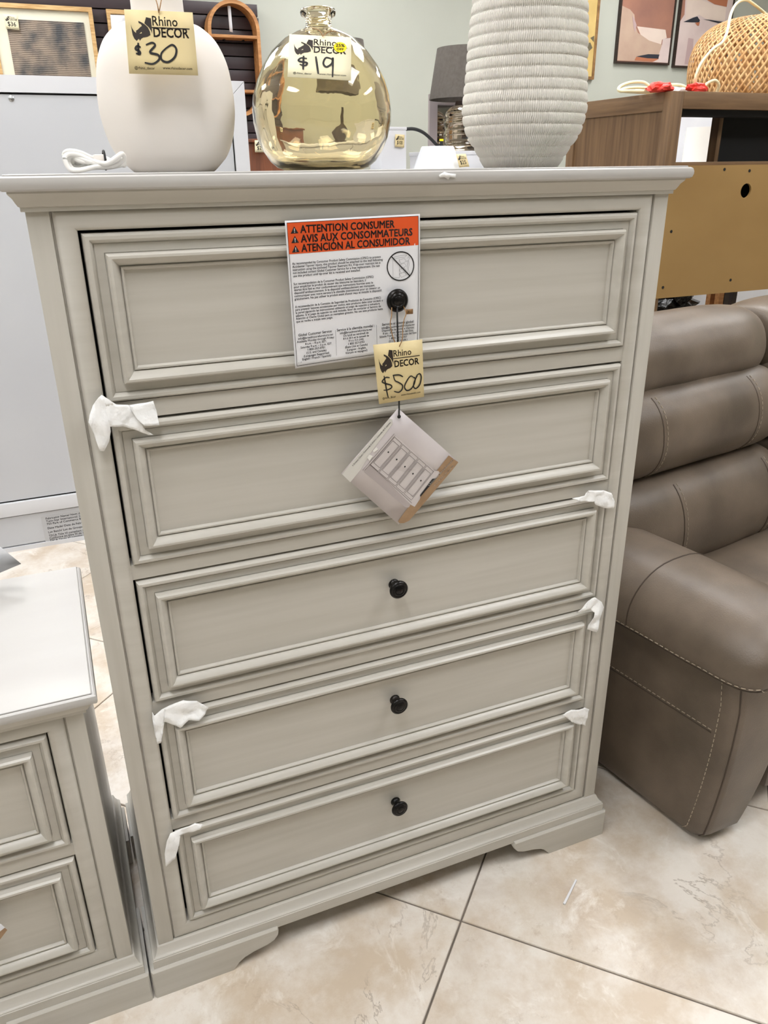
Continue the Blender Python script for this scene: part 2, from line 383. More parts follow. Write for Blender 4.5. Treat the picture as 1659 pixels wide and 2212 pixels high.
for yy, row in ((-1.0, 'above the camera'), (1.2, 'above the chest'), (3.4, 'nearest the back wall')):
    for xx, colname in ((-2.9, 'leftmost'), (-.7, 'second from left'), (1.5, 'third from left'), (3.7, 'rightmost')):
        t = thing('ceiling_light', colname+' flat fluorescent ceiling panel in the row '+row, 'ceiling light', (xx, yy, ZC-.03), 0, 'ceiling panels')
        mb = MB()
        for (a, b_, c, d) in ((-.31,.31,-.62,-.6), (-.31,.31,.6,.62), (-.31,-.29,-.6,.6), (.29,.31,-.6,.6)): mb.box(xx+a, xx+b_, yy+c, yy+d, ZC-.032, ZC-.001)
        obj('frame', mb, 'white_lac', t); bx('diffuser', 'lamp_panel', t, xx-.29, xx+.29, yy-.6, yy+.6, ZC-.02, ZC-.004)
# ================================================================== GREY CASE FURNITURE
LIP = [(0,-.016),(0,-.001),(.001,.0030),(.0035,.0060),(.0075,.0060),(.0105,.0026),(.0115,.0002),(.0118,-.0008),(.0124,-.0008),(.0127,0),(.0231,0),(.0234,-.0010),(.0240,-.0010),(.0241,.0050),(.0246,.0098),(.0268,.0130),(.0298,.0134),(.0330,.0112),(.0368,.0058),(.0386,.0028),
       (.0390,.0008),(.0396,.0008),(.0400,.0034),(.0408,.0042),(.0428,.0040),(.0441,.0014),(.0448,-.0012)]
def knob_prof(): return [(0.0001,0),(.0085,0),(.0095,.0015),(.0095,.003),(.0075,.0045),(.0062,.009),(.0062,.014),(.0085,.0175),(.0135,.019),(.0158,.0205),(.0163,.0225),(.0158,.0245),(.0135,.0262),(.0112,.0256),(.0102,.0268),(.0080,.0276),(.0068,.0268),(.0058,.0276),(.0001,.0284)]
def make_case(name, label, cat, xL, xR, depth, zT, drawers, knobs):
    t = thing(name, label, cat, ((xL+xR)/2, depth/2, 0))
    zB = .104; pw = .026
    # carcass
    mb = MB(); mb.box(xL+.0005, xL+.02, .012, depth, zB-.03, zT); obj('side_panel', mb, 'paint_v', t)
    mb = MB(); mb.box(xR-.02, xR-.0005, .012, depth, zB-.03, zT); obj('side_panel', mb, 'paint_v', t)
    mb = MB(); mb.box(xL+.02, xR-.02, depth-.012, depth-.002, zB-.03, zT); obj('back_panel', mb, 'inside_shade', t)
    mb = MB(); mb.box(xL+.021, xR-.021, .03, depth-.013, zB-.02, zT-.005); obj('gap_shade_core', mb, 'inside_shade', t)  # solid dark block, its colour gives the drawer gaps their shade
    for a, b_ in ((xL, xL+pw), (xR-pw, xR)):
        bx('corner_post', 'paint_v', t, a, b_, 0, .03, zB-.002, zT+.001, .0012)
    # mitred frame round the opening
    ox0, ox1 = xL+.0543, xR-.0543; oz0, oz1 = drawers[-1][0], drawers[0][1]
    d = ox0-(xL+pw); q = d/.0283
    mb = MB(); f = [(0,-.02),(0,-.0062),(.0022*q,-.0062),(.003*q,-.003),(.007*q,-.0002),(.012*q,.0014),(.018*q,.002),(.024*q,.0014),(.0275*q,-.0012),(d,-.003),(d,-.03)]
    dz = min(d, zT-oz1+.002)
    L = []
    for dd, h in f:
        e = dd/d*dz; y = -h; bz = oz0-zB+.002; eb = dd/d*bz
        L.append([Vector((ox0-d+dd, y, oz0-bz+eb)), Vector((ox1+d-dd, y, oz0-bz+eb)), Vector((ox1+d-dd, y, oz1+dz-e)), Vector((ox0-d+dd, y, oz1+dz-e))])
    mb.loops(L); obj('opening_frame', mb, 'paint', t, smooth=40)
    for k in range(len(drawers)-1):
        bx('drawer_rail', 'paint', t, ox0-.001, ox1+.001, .0025, .03, drawers[k+1][1], drawers[k][0], .0008)
    for k, (z0, z1) in enumerate(drawers):
        x0, x1 = ox0+.0034, ox1-.0022
        mb = MB(); mb.rectprof(x0, x1, z0+.0008, z1-.0036, LIP[:11], .003); dr = obj('drawer_front', mb, 'paint', t, smooth=35)
        mb = MB(); mb.rectprof(x0, x1, z0+.0008, z1-.0036, LIP[10:], .003); obj('moulding', mb, 'paint', dr, smooth=28)
        mb = MB(); g = .0444; mb.box(x0+g, x1-g, .0041, .012, z0+.0008+g, z1-.0036-g); obj('panel', mb, 'paint', dr)
        kx, kz = knobs[k]
        mb = MB(); mb.lathe(knob_prof(), (kx, .0042, kz), 32, '-y'); obj('knob', mb, 'knob', dr, smooth=40)
    # crown and top
    mb = MB(); mb.planprof(xL, xR, 0, depth, [(-.004,zT-.001),(.0045,zT-.001),(.0045,zT+.004),(.0065,zT+.005),(.0085,zT+.0085),(.011,zT+.0135),(.0145,zT+.0175),(.0155,zT+.019),(.0155,zT+.0215),(.010,zT+.0215)])
    obj('crown_moulding', mb, 'paint', t, smooth=30)
    mb = MB(); mb.planprof(xL, xR, 0, depth, [(.010,zT+.0212),(.0195,zT+.0212),(.0222,zT+.0232),(.0235,zT+.0275),(.0235,zT+.0315),(.0222,zT+.0355),(.0195,zT+.0373),(.0182,zT+.0373),(.0178,zT+.036),(.0168,zT+.036),(.0168,zT+.0385),(.0158,zT+.0392)], cap1=True)
    obj('top_board', mb, 'paint_top', t, smooth=30)
    # base
    mb = MB(); mb.planprof(xL, xR, 0, depth, [(-.004,zB+.001),(.0008,zB),(.003,zB-.0008),(.0042,zB-.004),(.0062,zB-.010),(.0095,zB-.015),(.012,zB-.0168),(.0135,zB-.017),(.0135,zB-.0185),(.0148,zB-.0195),(.0148,zB-.042),(-.01,zB-.042)], cap1=True)
    obj('base_moulding', mb, 'paint', t, smooth=30)
    F = [(0,0),(.145,0),(.150,.006),(.157,.015),(.168,.023),(.186,.029),(.212,.034),(.226,.040),(.2335,.050),(.2345,.060),(.233,.0665),(0,.0665)]
    for sgn, xe in ((1, xL-.021), (-1, xR+.021)):
        mb = MB(); P = [(xe+sgn*a, z) for a, z in F]
        Pi = [(xe+sgn*(a if a == 0 else a-.002), z-(.003 if z > .06 else 0)) for a, z in F]
        n = len(P)
        mb.loops([[Vector((x, .004, z)) for x, z in P], [Vector((x, -.0175, z)) for x, z in P], [Vector((x+ (sgn*.003 if abs(x-xe) < 1e-6 else 0), -.021, z)) for x, z in Pi]], cap0=True, cap1=True)
        mb.box(min(xe, xe+sgn*.02), max(xe, xe+sgn*.02), .004, .13, 0, .0665)
        obj('bracket_foot', mb, 'paint', t, smooth=30)
        bx('rear_foot', 'paint', t, min(xe, xe+sgn*.02), max(xe, xe+sgn*.02), depth-.11, depth-.005, 0, .0665, .001)
    return t
DR = [(1.0966,1.3109),(.8567,1.0719),(.6172,.8335),(.3771,.5945),(.1373,.3543)]
KX = -.006
make_case('chest_of_drawers', 'tall light grey painted five-drawer chest with black knobs', 'chest', -.47, .47, .43, 1.3345, DR,
          [(KX,1.2035),(KX,.966),(KX,.7365),(KX,.5005),(KX,.262)])
make_case('nightstand', 'low light grey painted bedside cabinet at the left of the tall chest', 'nightstand', -1.16, -.5155, .42, .6345, [(.389,.610),(.1415,.3635)], [(-.838,.5),(-.838,.2525)])
# ================================================================== NOTICE SHEET
Y = -.013
def sheet_corner(u, v, y): return on(u, v, 1, y)
q = Quad(sheet_corner(615,477,-.013), sheet_corner(907,462,-.012), sheet_corner(904.5,757,-.013), sheet_corner(638,796,-.014),
         bow=lambda u, v: .004*math.sin(PI*v)*u*0 + .0035*math.exp(-((u-.93)/.1)**2)*math.sin(PI*v) - .002*math.sin(PI*u))
t = thing('consumer_notice', 'white paper safety notice with orange heading stuck on the top drawer', 'notice', q.BL)
obj('sheet', q.sheet(24, 24), 'paper', t, solid=.0003)
z = q.affine([(62,148),(1273,88),(1265,1317),(158,1478)])
# work in sheet metres: W about 0.19, H about 0.20
W, H = q.W, q.H
mb = MB(); q.rect(mb, .012*W, .012*H, .988*W, .215*H, .0004, 12); obj('orange_band', mb, 'orange', t)
mb = MB()
def border(a0, b0, a1, b1, wd, mb, off):
    for p in ((a0,b0,a1,b0+wd), (a0,b1-wd,a1,b1), (a0,b0,a0+wd,b1), (a1-wd,b0,a1,b1)): q.rect(mb, *p, off, 10)
border(.012*W, .012*H, .988*W, .985*H, .0006, mb, .0005)
off = .0007
for k, s_ in enumerate(('ATTENTION CONSUMER', 'AVIS AUX CONSOMMATEURS', 'ATENCIÓN AL CONSUMIDOR')):
    b_ = H*(.083+.061*k)
    q.text(mb, s_, W*.105, b_, .0134, off, .022, width=W*(.70, .835, .815)[k])
    q.poly(mb, [(W*.035, b_), (W*.09, b_), (W*.0625, b_-H*.045)], off)
tiny = MB()
for k in range(3):
    b_ = H*(.083+.061*k); q.rect(tiny, W*.0600, b_-H*.032, W*.0650, b_-H*.014, off+.0003, 1); q.rect(tiny, W*.0600, b_-H*.010, W*.0650, b_-H*.005, off+.0003, 1)
para = [(.285, ['As recommended by Consumer Product Safety Commission (CPSC) to prevent', 'Accidental Tipover injury, this product should be attached to the wall following', 'instruction using the enclosed Tipover Restraint Kit. If tip-over restraint kit is', 'not included contact Global Customer Service for a free replacement. Do not', 'use this product until tip-over kit is received and installed.'], [.665,.68,.66,.655,.505]),
        (.42, ['Sur recommandation de la Consumer Product Safety Commission (CPSC)', 'pour empêcher le produit de causer des blessures en basculant, il', 'devrait être fixé au mur conformément aux instructions fournies avec le', "dispositif antibasculement. Si le dispositif antibasculement est manquant,", 'communiquer avec notre service à la clientèle international pour en obtenir un', "gratuitement. Ne pas utiliser le produit avant d'avoir reçu et installé le dispositif."], [.605,.545,.6,.615,.655,.67]),
        (.575, ['A recomendación de la Comisión de Seguridad de Productos de Consumo (CPSC)', 'para prevenir lesiones accidentales por vuelco, este producto debe estar anclado a', 'la pared siguiendo las instrucciones utilizando el juego de sujeción a volcadura', 'adjunto. Si el juego de sujeción no está incluido, favor de contactar al Servicio de', 'Atención al Cliente Global para un reemplazo gratuito. No use este producto hasta', 'que se reciba e instale este juego.'], [.66,.675,.65,.66,.675,.28])]
for b0, lines, ws in para:
    for k, s_ in enumerate(lines): q.text(mb, s_, W*.03, H*(b0+.0205*k), .0041, off, .012, width=W*ws[k])
cols = [(.17, .777, ['Global Customer Service:', 'info@broadmoorefurniture.net', 'Available Monday through Friday:', '8 a.m. – 8 p.m. EST;', 'Saturday 9 a.m. – 3 p.m. EST', '1-800-357-0701', '(U.S. and Canada)', '(Languages Supported:', 'English / French / Spanish)'], [.26,.27,.29,.165,.24,.135,.155,.2,.225]),
        (.487, .777, ['Service à la clientèle mondial :', 'info@broadmoorefurniture.net', 'Du lundi au vendredi de', '8 h à 20 h et le samedi de', '9 h à 15 h (HE)', '1 800 357-0701', '(États-Unis et Canada)', '(Langues : Anglais,', 'français et espagnol)'], [.30,.255,.2,.205,.12,.13,.18,.155,.175]),
        (.825, .777, ['Servicio al cliente global:', 'info@broadmoorefurniture.net', 'Disponible de Lunes a Viernes:', '8 am - 8 pm Horario del Este;', 'Sábado 9 am - 3 pm Horario del Este', '1-800-357-0701', '(E.U.A. y Canadá )'], [.255,.265,.26,.245,.3,.14,.15])]
for a0, b0, lines, ws in cols:
    for k, s_ in enumerate(lines):
        q.text(mb, s_, W*a0, H*(b0+(.0215*k if k else -.002)), .0049 if k == 0 else .0041, off, .012, 'CENTER', width=W*ws[k])
for a in (.325, .652): q.rect(mb, W*a, H*.765, W*a+.0003, H*.95, off, 6)
q.text(mb, 'v 1.0', W*.025, H*.965, .0026, off)
# tip-over pictogram: ring, bar, chest outline and figure
c0, c1, rr = W*.845, H*.355, W*.105
ring = [(c0+rr*math.cos(a), c1+rr*math.sin(a)) for a in [2*PI*i/40 for i in range(41)]]
for i in range(40):
    f = 1-.0016/rr; p, r_ = ring[i], ring[i+1]
    q.poly(mb, [p, r_, (c0+(r_[0]-c0)*f, c1+(r_[1]-c1)*f), (c0+(p[0]-c0)*f, c1+(p[1]-c1)*f)], off)
q.stroke(mb, [(c0-rr*.68, c1-rr*.72), (c0+rr*.68, c1+rr*.72)], .0015, off+.0003, False)
fine = MB()
lin = lambda P: [q.stroke(fine, [P[i], P[i+1]], .0003, off, False) for i in range(len(P)-1)]
g = lambda x, y: (c0+rr*x, c1+rr*y)
lin([g(-.55,-.55), g(-.35,-.68), g(.45,-.72), g(.3,-.58), g(-.55,-.55), g(-.55,.72), g(-.1,.78), g(-.1,-.5)])
for yy in (-.42, -.1, .22, .5): lin([g(-.1,yy), g(.28,yy-.08), g(.4,yy+.12), g(.05,yy+.26), g(-.1,yy)])
lin([g(.5,-.5), g(.58,-.62), g(.66,-.5), g(.56,-.38), g(.62,-.1), g(.55,.2), g(.66,.6)]); lin([g(.4,-.3), g(.54,-.34), g(.46,.05), g(.5,.3), g(.5,.6)])
obj('print', mb, 'ink', t, smooth=0, recalc=False); obj('pictogram_lines', fine, 'grey_ink', t, smooth=0, recalc=False); obj('warning_marks', tiny, 'paper', t, smooth=0, recalc=False)
# ================================================================== PRICE TAGS
ZC5 = [(440,140),(993,65),(1012,700),(468,790)]
EAR = [(612,188),(651,192),(657,348),(648,318),(632,286),(597,252)]
HEAD = [(550,238),(572,246),(600,263),(625,290),(639,328),(642,362),(618,384),(585,398),(568,415),(557,438),(553,418),(545,422),(533,443),(515,425),(502,390),(496,340),(490,285),(500,322),(515,350),(529,363),(530,340),(545,325),(562,300),(577,282),(570,266),(552,258)]
EYE = [(556,366),(573,345),(574,359)]
def price_tag(label, TL, TR, BR, BL, strokes, wd, m='tag', sticker=None, string=None, zc=None, extra=None, price_text=None, group=None, logo=True):
    q = Quad(TL, TR, BR, BL); t = thing('price_tag', label, 'price tag', q.BL, 0, group)
    obj('card', q.sheet(4, 4), m, t, solid=.0005)
    W, H = q.W, q.H; z5 = Quad((0,0,0), (W,0,0), (W,0,-H), (0,0,-H)).affine(ZC5)
    ob = q; off = .0005
    mb = MB()
    if logo:
        for P in (EAR, HEAD): ob.poly(mb, [z5(*p) for p in P], off)
        ob.text(mb, 'Rhino', *z5(655,262), W*.185, off, .006, width=W*.37)
        ob.text(mb, 'DECOR', *z5(663,375), W*.185, off, .02, width=W*.52)
        a0, b0 = z5(655,283); a1, b1 = z5(960,240); ob.poly(mb, [(a0,b0-W*.008),(a1,b0-W*.008),(a1,b0+W*.008),(a0,b0+W*.008)], off)
        ob.text(mb, '@rhino_decor', *z5(508,733), W*.055, off, .004, width=W*.29); ob.text(mb, 'www.rhinodecor.com', *z5(732,693), W*.055, off, .004, width=W*.43)
    if len(mb.v): obj('printed_logo', mb, 'brown_ink', t, smooth=0, recalc=False)
    if logo:
        mb = MB(); ob.poly(mb, [z5(*p) for p in EYE], off+.0003); obj('logo_eye', mb, m, t, smooth=0, recalc=False)
    mb = MB()
    if strokes:
        zz = Quad((0,0,0), (W,0,0), (W,0,-H), (0,0,-H)).affine(zc)
        for s_ in strokes: ob.stroke(mb, [zz(*p) for p in s_], wd*W, off+.0004)
    if price_text: ob.text(mb, price_text, W*.5, H*.78, H*.42, off+.0004, .01, 'CENTER', width=W*.6)
    if len(mb.v): obj('handwritten_price', mb, 'ink', t, smooth=0, recalc=False)
    if sticker:
        a, b_, r = sticker; mb = MB(); ob.poly(mb, [(W*(a+r*math.cos(2*PI*i/24)), H*b_+W*r*math.sin(2*PI*i/24)) for i in range(24)], off+.0006)
        st = obj('discount_sticker', mb, 'yellow', t, smooth=0, recalc=False); st['label'] = 'round yellow 25% off sticker'
        mb = MB(); ob.text(mb, '25%', W*a, H*b_-W*r*.05, W*r*.8, off+.0009, .02, 'CENTER', width=W*r*1.4); ob.text(mb, 'OFF', W*a, H*b_+W*r*.62, W*r*.62, off+.0009, .02, 'CENTER', width=W*r*1.1)
        obj('sticker_lettering', mb, 'ink', st, smooth=0, recalc=False)
    if string:
        mb = MB()
        for s_ in string: mb.tube(smoothline(s_, 6), .0007, 6)
        obj('twine', mb, 'twine', t)
    return t, q
c = lambda u, v, y: on(u, v, 1, y)
kn = Vector((KX, -.012, 1.2035))
hole = c(860, 749, -.0405)
price_tag('cream price tag reading $500 hanging in the middle of the tall chest', c(806,745,-.040), c(912,733,-.040), c(916,857,-.036), c(819,873,-.036),
  [[(605,490),(560,488),(515,535),(560,556),(615,572),(620,600),(570,625),(525,628)], [(540,470),(550,540),(562,640),(575,710)],
   [(760,478),(715,458),(640,463)], [(648,466),(665,520),(705,540),(750,572),(742,622),(700,652),(648,640)],
   [(895,490),(850,468),(800,530),(775,590),(800,630),(850,615),(890,560),(905,500),(890,478)],
   [(930,465),(893,530),(885,590),(915,606),(960,560),(978,480),(960,440),(925,460),(905,512)]], .028, zc=ZC5,
  string=[[kn+Vector((-.008,-.004,-.004)), c(846,680,-.030), c(843,700,-.034), c(848,725,-.036), hole+Vector((-.002,.0015,0))],
          [kn+Vector((.008,-.004,-.004)), c(877,676,-.031), c(873,690,-.034), c(870,710,-.038), c(869,732,-.042), hole+Vector((.001,-.0015,0))]])
t = thing('small_label', 'tiny brown paper flag tied beside the top drawer knob', 'label', c(885,678,-.03))
qq = Quad(c(877,668,-.030), c(892,667,-.030), c(892,678,-.030), c(878,679,-.030)); obj('flag', qq.sheet(2,2), 'frame_gold', t, solid=.0004)
mb = MB(); qq.rect(mb, qq.W*.3, qq.H*.3, qq.W*.4, qq.H*.7, .0005, 1); obj('print', mb, 'ink', t, smooth=0)
# product card on a black cord
Yc = -.028
q = Quad(c(737,1023,-.022), c(860,882,-.034), c(990,997,-.024), c(861,1133,-.018))
t = thing('product_card', 'square photo card of the grey chest hanging cornerwise on a black cord', 'card', q.BL)
obj('card', q.sheet(4,4), 'card_bg', t, solid=.0006)
z = q.affine([(88,1555),(735,830),(1390,1425),(725,2120)])
def flat(nm, m, polys, off):
    mb = MB(); [q.poly(mb, [z(*p) for p in P], off) for P in polys]; return obj(nm, mb, m, t, smooth=0, recalc=False)
flat('pale_wall_print', 'card_pale', [[(92,1553),(640,945),(668,955),(670,1000),(430,1300),(300,1500),(180,1640)]], .0005)
flat('floor_print', 'card_floor', [[(720,2090),(780,2000),(1275,1345),(1385,1425),(1330,1500),(850,2085),(790,2112),(740,2112)]], .0005)
flat('chest_side_print', 'card_side', [[(330,1500),(410,1430),(870,1870),(840,1930),(800,1930),(345,1530)]], .0006)
flat('chest_front_print', 'card_chest', [[(318,1505),(683,1100),(690,1120),(1120,1515),(1165,1520),(1175,1540),(1140,1600),(970,1800),(960,1840),(905,1925),(860,1900),(410,1440),(330,1508)]], .0007)
mb = MB()
def ln(*P):
    for i in range(len(P)-1): q.stroke(mb, [z(*P[i]), z(*P[i+1])], .00055, .0010, False)
A0, A1, B0, B1 = (405,1440), (680,1140), (870,1850), (1115,1530)
lerp = lambda p, r, f: (p[0]+(r[0]-p[0])*f, p[1]+(r[1]-p[1])*f)
for k in range(5):
    f0, f1 = (k+.04)/5.0, (k+.93)/5.0
    P = [lerp(A0,B0,f0), lerp(A1,B1,f0), lerp(A1,B1,f1), lerp(A0,B0,f1)]; ln(*P, P[0])
    cc = (sum(p[0] for p in P)/4, sum(p[1] for p in P)/4); R_ = [lerp(p, cc, .2) for p in P]; ln(*R_, R_[0])
ln((320,1505),(683,1105)); ln((345,1505),(690,1125)); ln((400,1440),(870,1880))
obj('chest_line_print', mb, 'card_line', t, smooth=0, recalc=False)
mb = MB()
for k in range(5):
    f = (k+.485)/5; p = lerp(lerp(A0,B0,f), lerp(A1,B1,f), .58); cx_, cy_ = z(*p)
    q.poly(mb, [(cx_+.0014*math.cos(2*PI*i/12), cy_+.0014*math.sin(2*PI*i/12)) for i in range(12)], .0013)
q.poly(mb, [z(*p) for p in ((1095,1605),(1140,1600),(965,1810),(960,1790))], .0012)
s0, s1 = z(215,1465), z(650,990)
rot = math.atan2(s1[1]-s0[1], s1[0]-s0[0]); q.text(mb, '5 Drawer Chest / Commode 5 tiroirs / Cómoda de 5 cajones', s0[0], s0[1], .0038, .0009, .004, width=math.hypot(s1[0]-s0[0], s1[1]-s0[1]), rot=rot)
obj('dark_print', mb, 'ink', t, smooth=0, recalc=False)
mb = MB(); s0, s1 = z(1060,1690), z(1315,1400)
q.text(mb, 'Universal Broadmoore', s0[0], s0[1], .0052, .0014, .006, width=math.hypot(s1[0]-s0[0], s1[1]-s0[1])*1.05, rot=rot)
s0 = z(1125,1690); q.text(mb, 'F U R N I T U R E', s0[0], s0[1], .0034, .0014, .002, width=.042, rot=rot)
for P in (((375,1370),(395,1330),(440,1350),(400,1400)), ((440,1290),(480,1250),(500,1275),(450,1310))): q.poly(mb, [z(*p) for p in P], .0011)
obj('white_print', mb, 'card_white', t, smooth=0, recalc=False)
hc = c(862,900,-.0345)
mb = MB(); mb.lathe([(.0001,0),(.0028,0),(.0028,.0006),(.0001,.0007)], hc+Vector((0,.0002,0)), 16, '-y'); obj('eyelet', mb, 'black_cord', t)
mb = MB(); mb.tube(smoothline([kn+Vector((0,-.006,-.006)), c(858,676,-.030), c(859,720,-.034), c(861,790,-.030), c(862,860,-.033), hc], 6), .0012, 8); obj('cord', mb, 'black_cord', t)
# ================================================================== FOAM WRAP SCRAPS
ZA = lambda x, y: (x*.2411, 800+y*.2411); ZB_ = lambda x, y: (300+x*.367, 1400+y*.367); ZD = lambda x, y: (1150+x*.339, 900+y*.339)
def scrap(label, pieces, f, y0=-.012, seed=0):
    t = thing('foam_wrap_scrap', label, 'packing foam', c(*f(*pieces[0][0]), y0), 0, 'foam wrap scraps caught in the drawers')
    for k, P in enumerate(pieces):
        bm = bmesh.new(); vs = [bm.verts.new(c(*f(*p), y0-.004*k)) for p in P]; fc = bm.faces.new(vs)
        bmesh.ops.triangulate(bm, faces=[fc]); 
        for _ in range(3): bmesh.ops.subdivide_edges(bm, edges=[e for e in bm.edges if e.calc_length() > .006], cuts=1, use_grid_fill=True)
        bmesh.ops.triangulate(bm, faces=bm.faces[:])
        for v in bm.verts:
            n = noise.fractal(v.co*22+Vector((seed*3.1, k*5, 0)), 1.0, 2.0, 2)*.010+noise.noise(v.co*110+Vector((seed, 0, 0)))*.0022
            v.co.y += -abs(n)*1.0
        bmesh.ops.recalc_face_normals(bm, faces=bm.faces)
        mb = MB(); mb.bm(bm); obj('folded_strip' if k else 'crumpled_flap', mb, 'foam', t, smooth=80, solid=.0007)
scrap('large crumpled white foam scrap at the left end of the top drawer', [[(910,215),(950,320),(1040,305),(1150,310),(1225,420),(1290,520),(1370,570),(1330,574),(1220,530),(1100,500),(985,495),(990,540),(975,630),(930,715),(890,710),(865,640),(840,560),(790,450),(800,390),(830,310),(880,240)],
      [(1150,310),(1370,272),(1400,360),(1422,480),(1290,485),(1225,430),(1180,360)]], ZA, -.010, 1)
scrap('white foam scrap with a hanging tail at the left end of the fourth drawer', [[(78,375),(90,395),(150,350),(260,305),(340,310),(408,345),(390,380),(350,412),(290,415),(240,457),(150,432),(128,450),(128,555),(108,558),(90,480),(80,420)]], ZB_, -.010, 2)
scrap('curved white foam strip at the left end of the lowest drawer', [[(185,1090),(250,1060),(330,1025),(375,1030),(355,1055),(300,1080),(210,1105),(195,1140),(215,1170),(213,1235),(158,1285),(152,1210),(165,1130)]], ZB_, -.010, 3)
scrap('looped white foam scrap at the right end of the third drawer', [[(250,520),(345,500),(355,470),(450,468),(500,485),(522,540),(515,580),(460,582),(400,560),(390,540),(300,538)]], ZD, -.010, 4)
scrap('hooked white foam strip at the right end of the fourth drawer', [[(280,1245),(340,1210),(360,1170),(395,1148),(440,1180),(455,1215),(435,1270),(400,1365),(348,1355),(385,1240),(360,1228)]], ZD, -.010, 5)
scrap('small pointed white foam scrap at the right end of the lowest drawer', [[(190,1895),(240,1870),(330,1852),(358,1862),(340,1920),(335,1965),(315,1960),(312,1945),(290,1958),(250,1945)]], ZD, -.010, 6)
bm = bmesh.new(); P = [(948,378),(960,371),(968,374),(985,376),(984,384),(972,383),(968,388),(960,383),(950,384)]
bm.faces.new([bm.verts.new(c(u, v, -.0245)) for u, v in P]); mb = MB(); mb.bm(bm)
tag(obj('tape_scrap', mb, 'foam', None, solid=.0003), 'small torn white tape scrap on the edge of the tall chest top', 'tape')
P = [on(1243,1876+25,2,.001), on(1246,1903,2,.001), on(1221,1955,2,.001), on(1216,1953,2,.001)]
mb = MB(); a = [p.copy() for p in P]; b2 = [p+Vector((0,0,.003)) for p in P]; mb.loops([a, b2], True, True)
tag(obj('paper_sliver', mb, 'paper', None), 'thin white sliver lying on the floor tiles', 'scrap')
# ================================================================== THINGS ON THE CHEST
ZT = 1.3345+.0392+.0003
# white lamp base
lc = Vector((-.262, .2, ZT))
prof = [(.001,0),(.056,0),(.059,.002),(.0695,.012),(.078,.022),(.087,.042),(.0925,.069),(.0935,.088),(.0925,.106),(.0885,.134),(.080,.156),(.070,.170),(.056,.181),(.046,.185),(.038,.189),(.0352,.196),(.0345,.21),(.0345,.245),(.036,.248),(.001,.25)]
t = thing('table_lamp', 'chalky white rounded lamp base standing at the left of the chest top', 'lamp', lc)
P = smoothline([Vector((r, h, 0)) for r, h in prof[1:-1]], 4); prof2 = [(.001,0)]+[(p.x, p.y) for p in P]+[(.001,.25)]
mb = MB(); mb.lathe(prof2, (0,0,0), 72)
for v in mb.v: v.y *= .72; v += lc
obj('ceramic_body', mb, 'ceramic', t, smooth=60)
mb = MB(); mb.lathe([(.001,.25),(.012,.25),(.012,.262),(.016,.264),(.016,.31),(.001,.312)], lc, 24); obj('socket', mb, 'steel', t)
# its cord bundle
t = thing('cord_bundle', 'coiled white lamp cord tied with black wire beside the white lamp base', 'cord', (-.352,.12,ZT))
bc = on(205, 352, 1, .11)
for k in range(6):
    dy = .005*k-.012; e = (k % 3)*5
    pts = [(138+e*1.6,332+e),(148+e,323+e*.8),(172,326+e),(200,338+e*.4),(228,343),(250,330+5*k),(262+k,322+7*k),(266,332+5*k),(250,347),(228,350),(205,350),(172,358-e*.5),(150+e,356-e*.6)]
    mb = MB(); mb.tube(smoothline([c(u, min(v, 364.0), .11+dy+.006*math.sin(i+k)) for i, (u, v) in enumerate(pts)], 6, True), .0030, 8, True)
    lo = min(v.z for v in mb.v)
    for v in mb.v: v.z += ZT-lo+.0012*k
    obj('cable_loop', mb, 'cord_white', t, smooth=60)
mb = MB(); mb.tube([c(226,346,.112)+Vector((0, .013*math.cos(a), .011*math.sin(a))) for a in [2*PI*i/16 for i in range(16)]], .0016, 6, True); obj('wire_tie', mb, 'black_cord', t)
mb = MB(); mb.box(-.347,-.332,.100,.124,ZT+.001,ZT+.017,.003); 
for v in mb.v: v += c(215,350,.112)-Vector((-.3395,.112,ZT+.008))
for v in mb.v: v.z = max(v.z, ZT+.001)
obj('paper_band', mb, 'ceramic', t)
# amber bottle
gc = on(700, 362, 1, .2); gc.z = ZT
out = [(.001,.0),(.060,.0),(.071,.004),(.081,.012),(.0905,.026),(.0985,.044),(.1035,.066),(.1040,.082),(.1015,.102),(.095,.122),(.085,.141),(.070,.160),(.052,.1755),(.034,.184),(.0225,.1875),(.0195,.190),(.0185,.194),(.0185,.199),(.0195,.2015),(.0245,.2045),(.0255,.2085),(.0245,.2125),(.021,.214)]
inn = [(.0150,.212),(.0145,.203),(.0145,.195),(.020,.184),(.032,.1795),(.050,.171),(.0675,.156),(.082,.138),(.0915,.120),(.0975,.101),(.1000,.082),(.0995,.066),(.0945,.045),(.086,.028),(.0765,.0155),(.066,.009),(.05,.0065),(.001,.0065)]
t = thing('glass_bottle', 'round amber tinted glass bottle with short neck on the chest top', 'bottle', gc)
mb = MB(); mb.lathe(out+inn, gc, 72)
for v in mb.v:
    k = noise.noise((v-gc)*26)*.0014; d = (v-gc); d.z = 0
    if d.length > .02: v += d.normalized()*k
obj('glass_body', mb, 'amber', t, smooth=60)
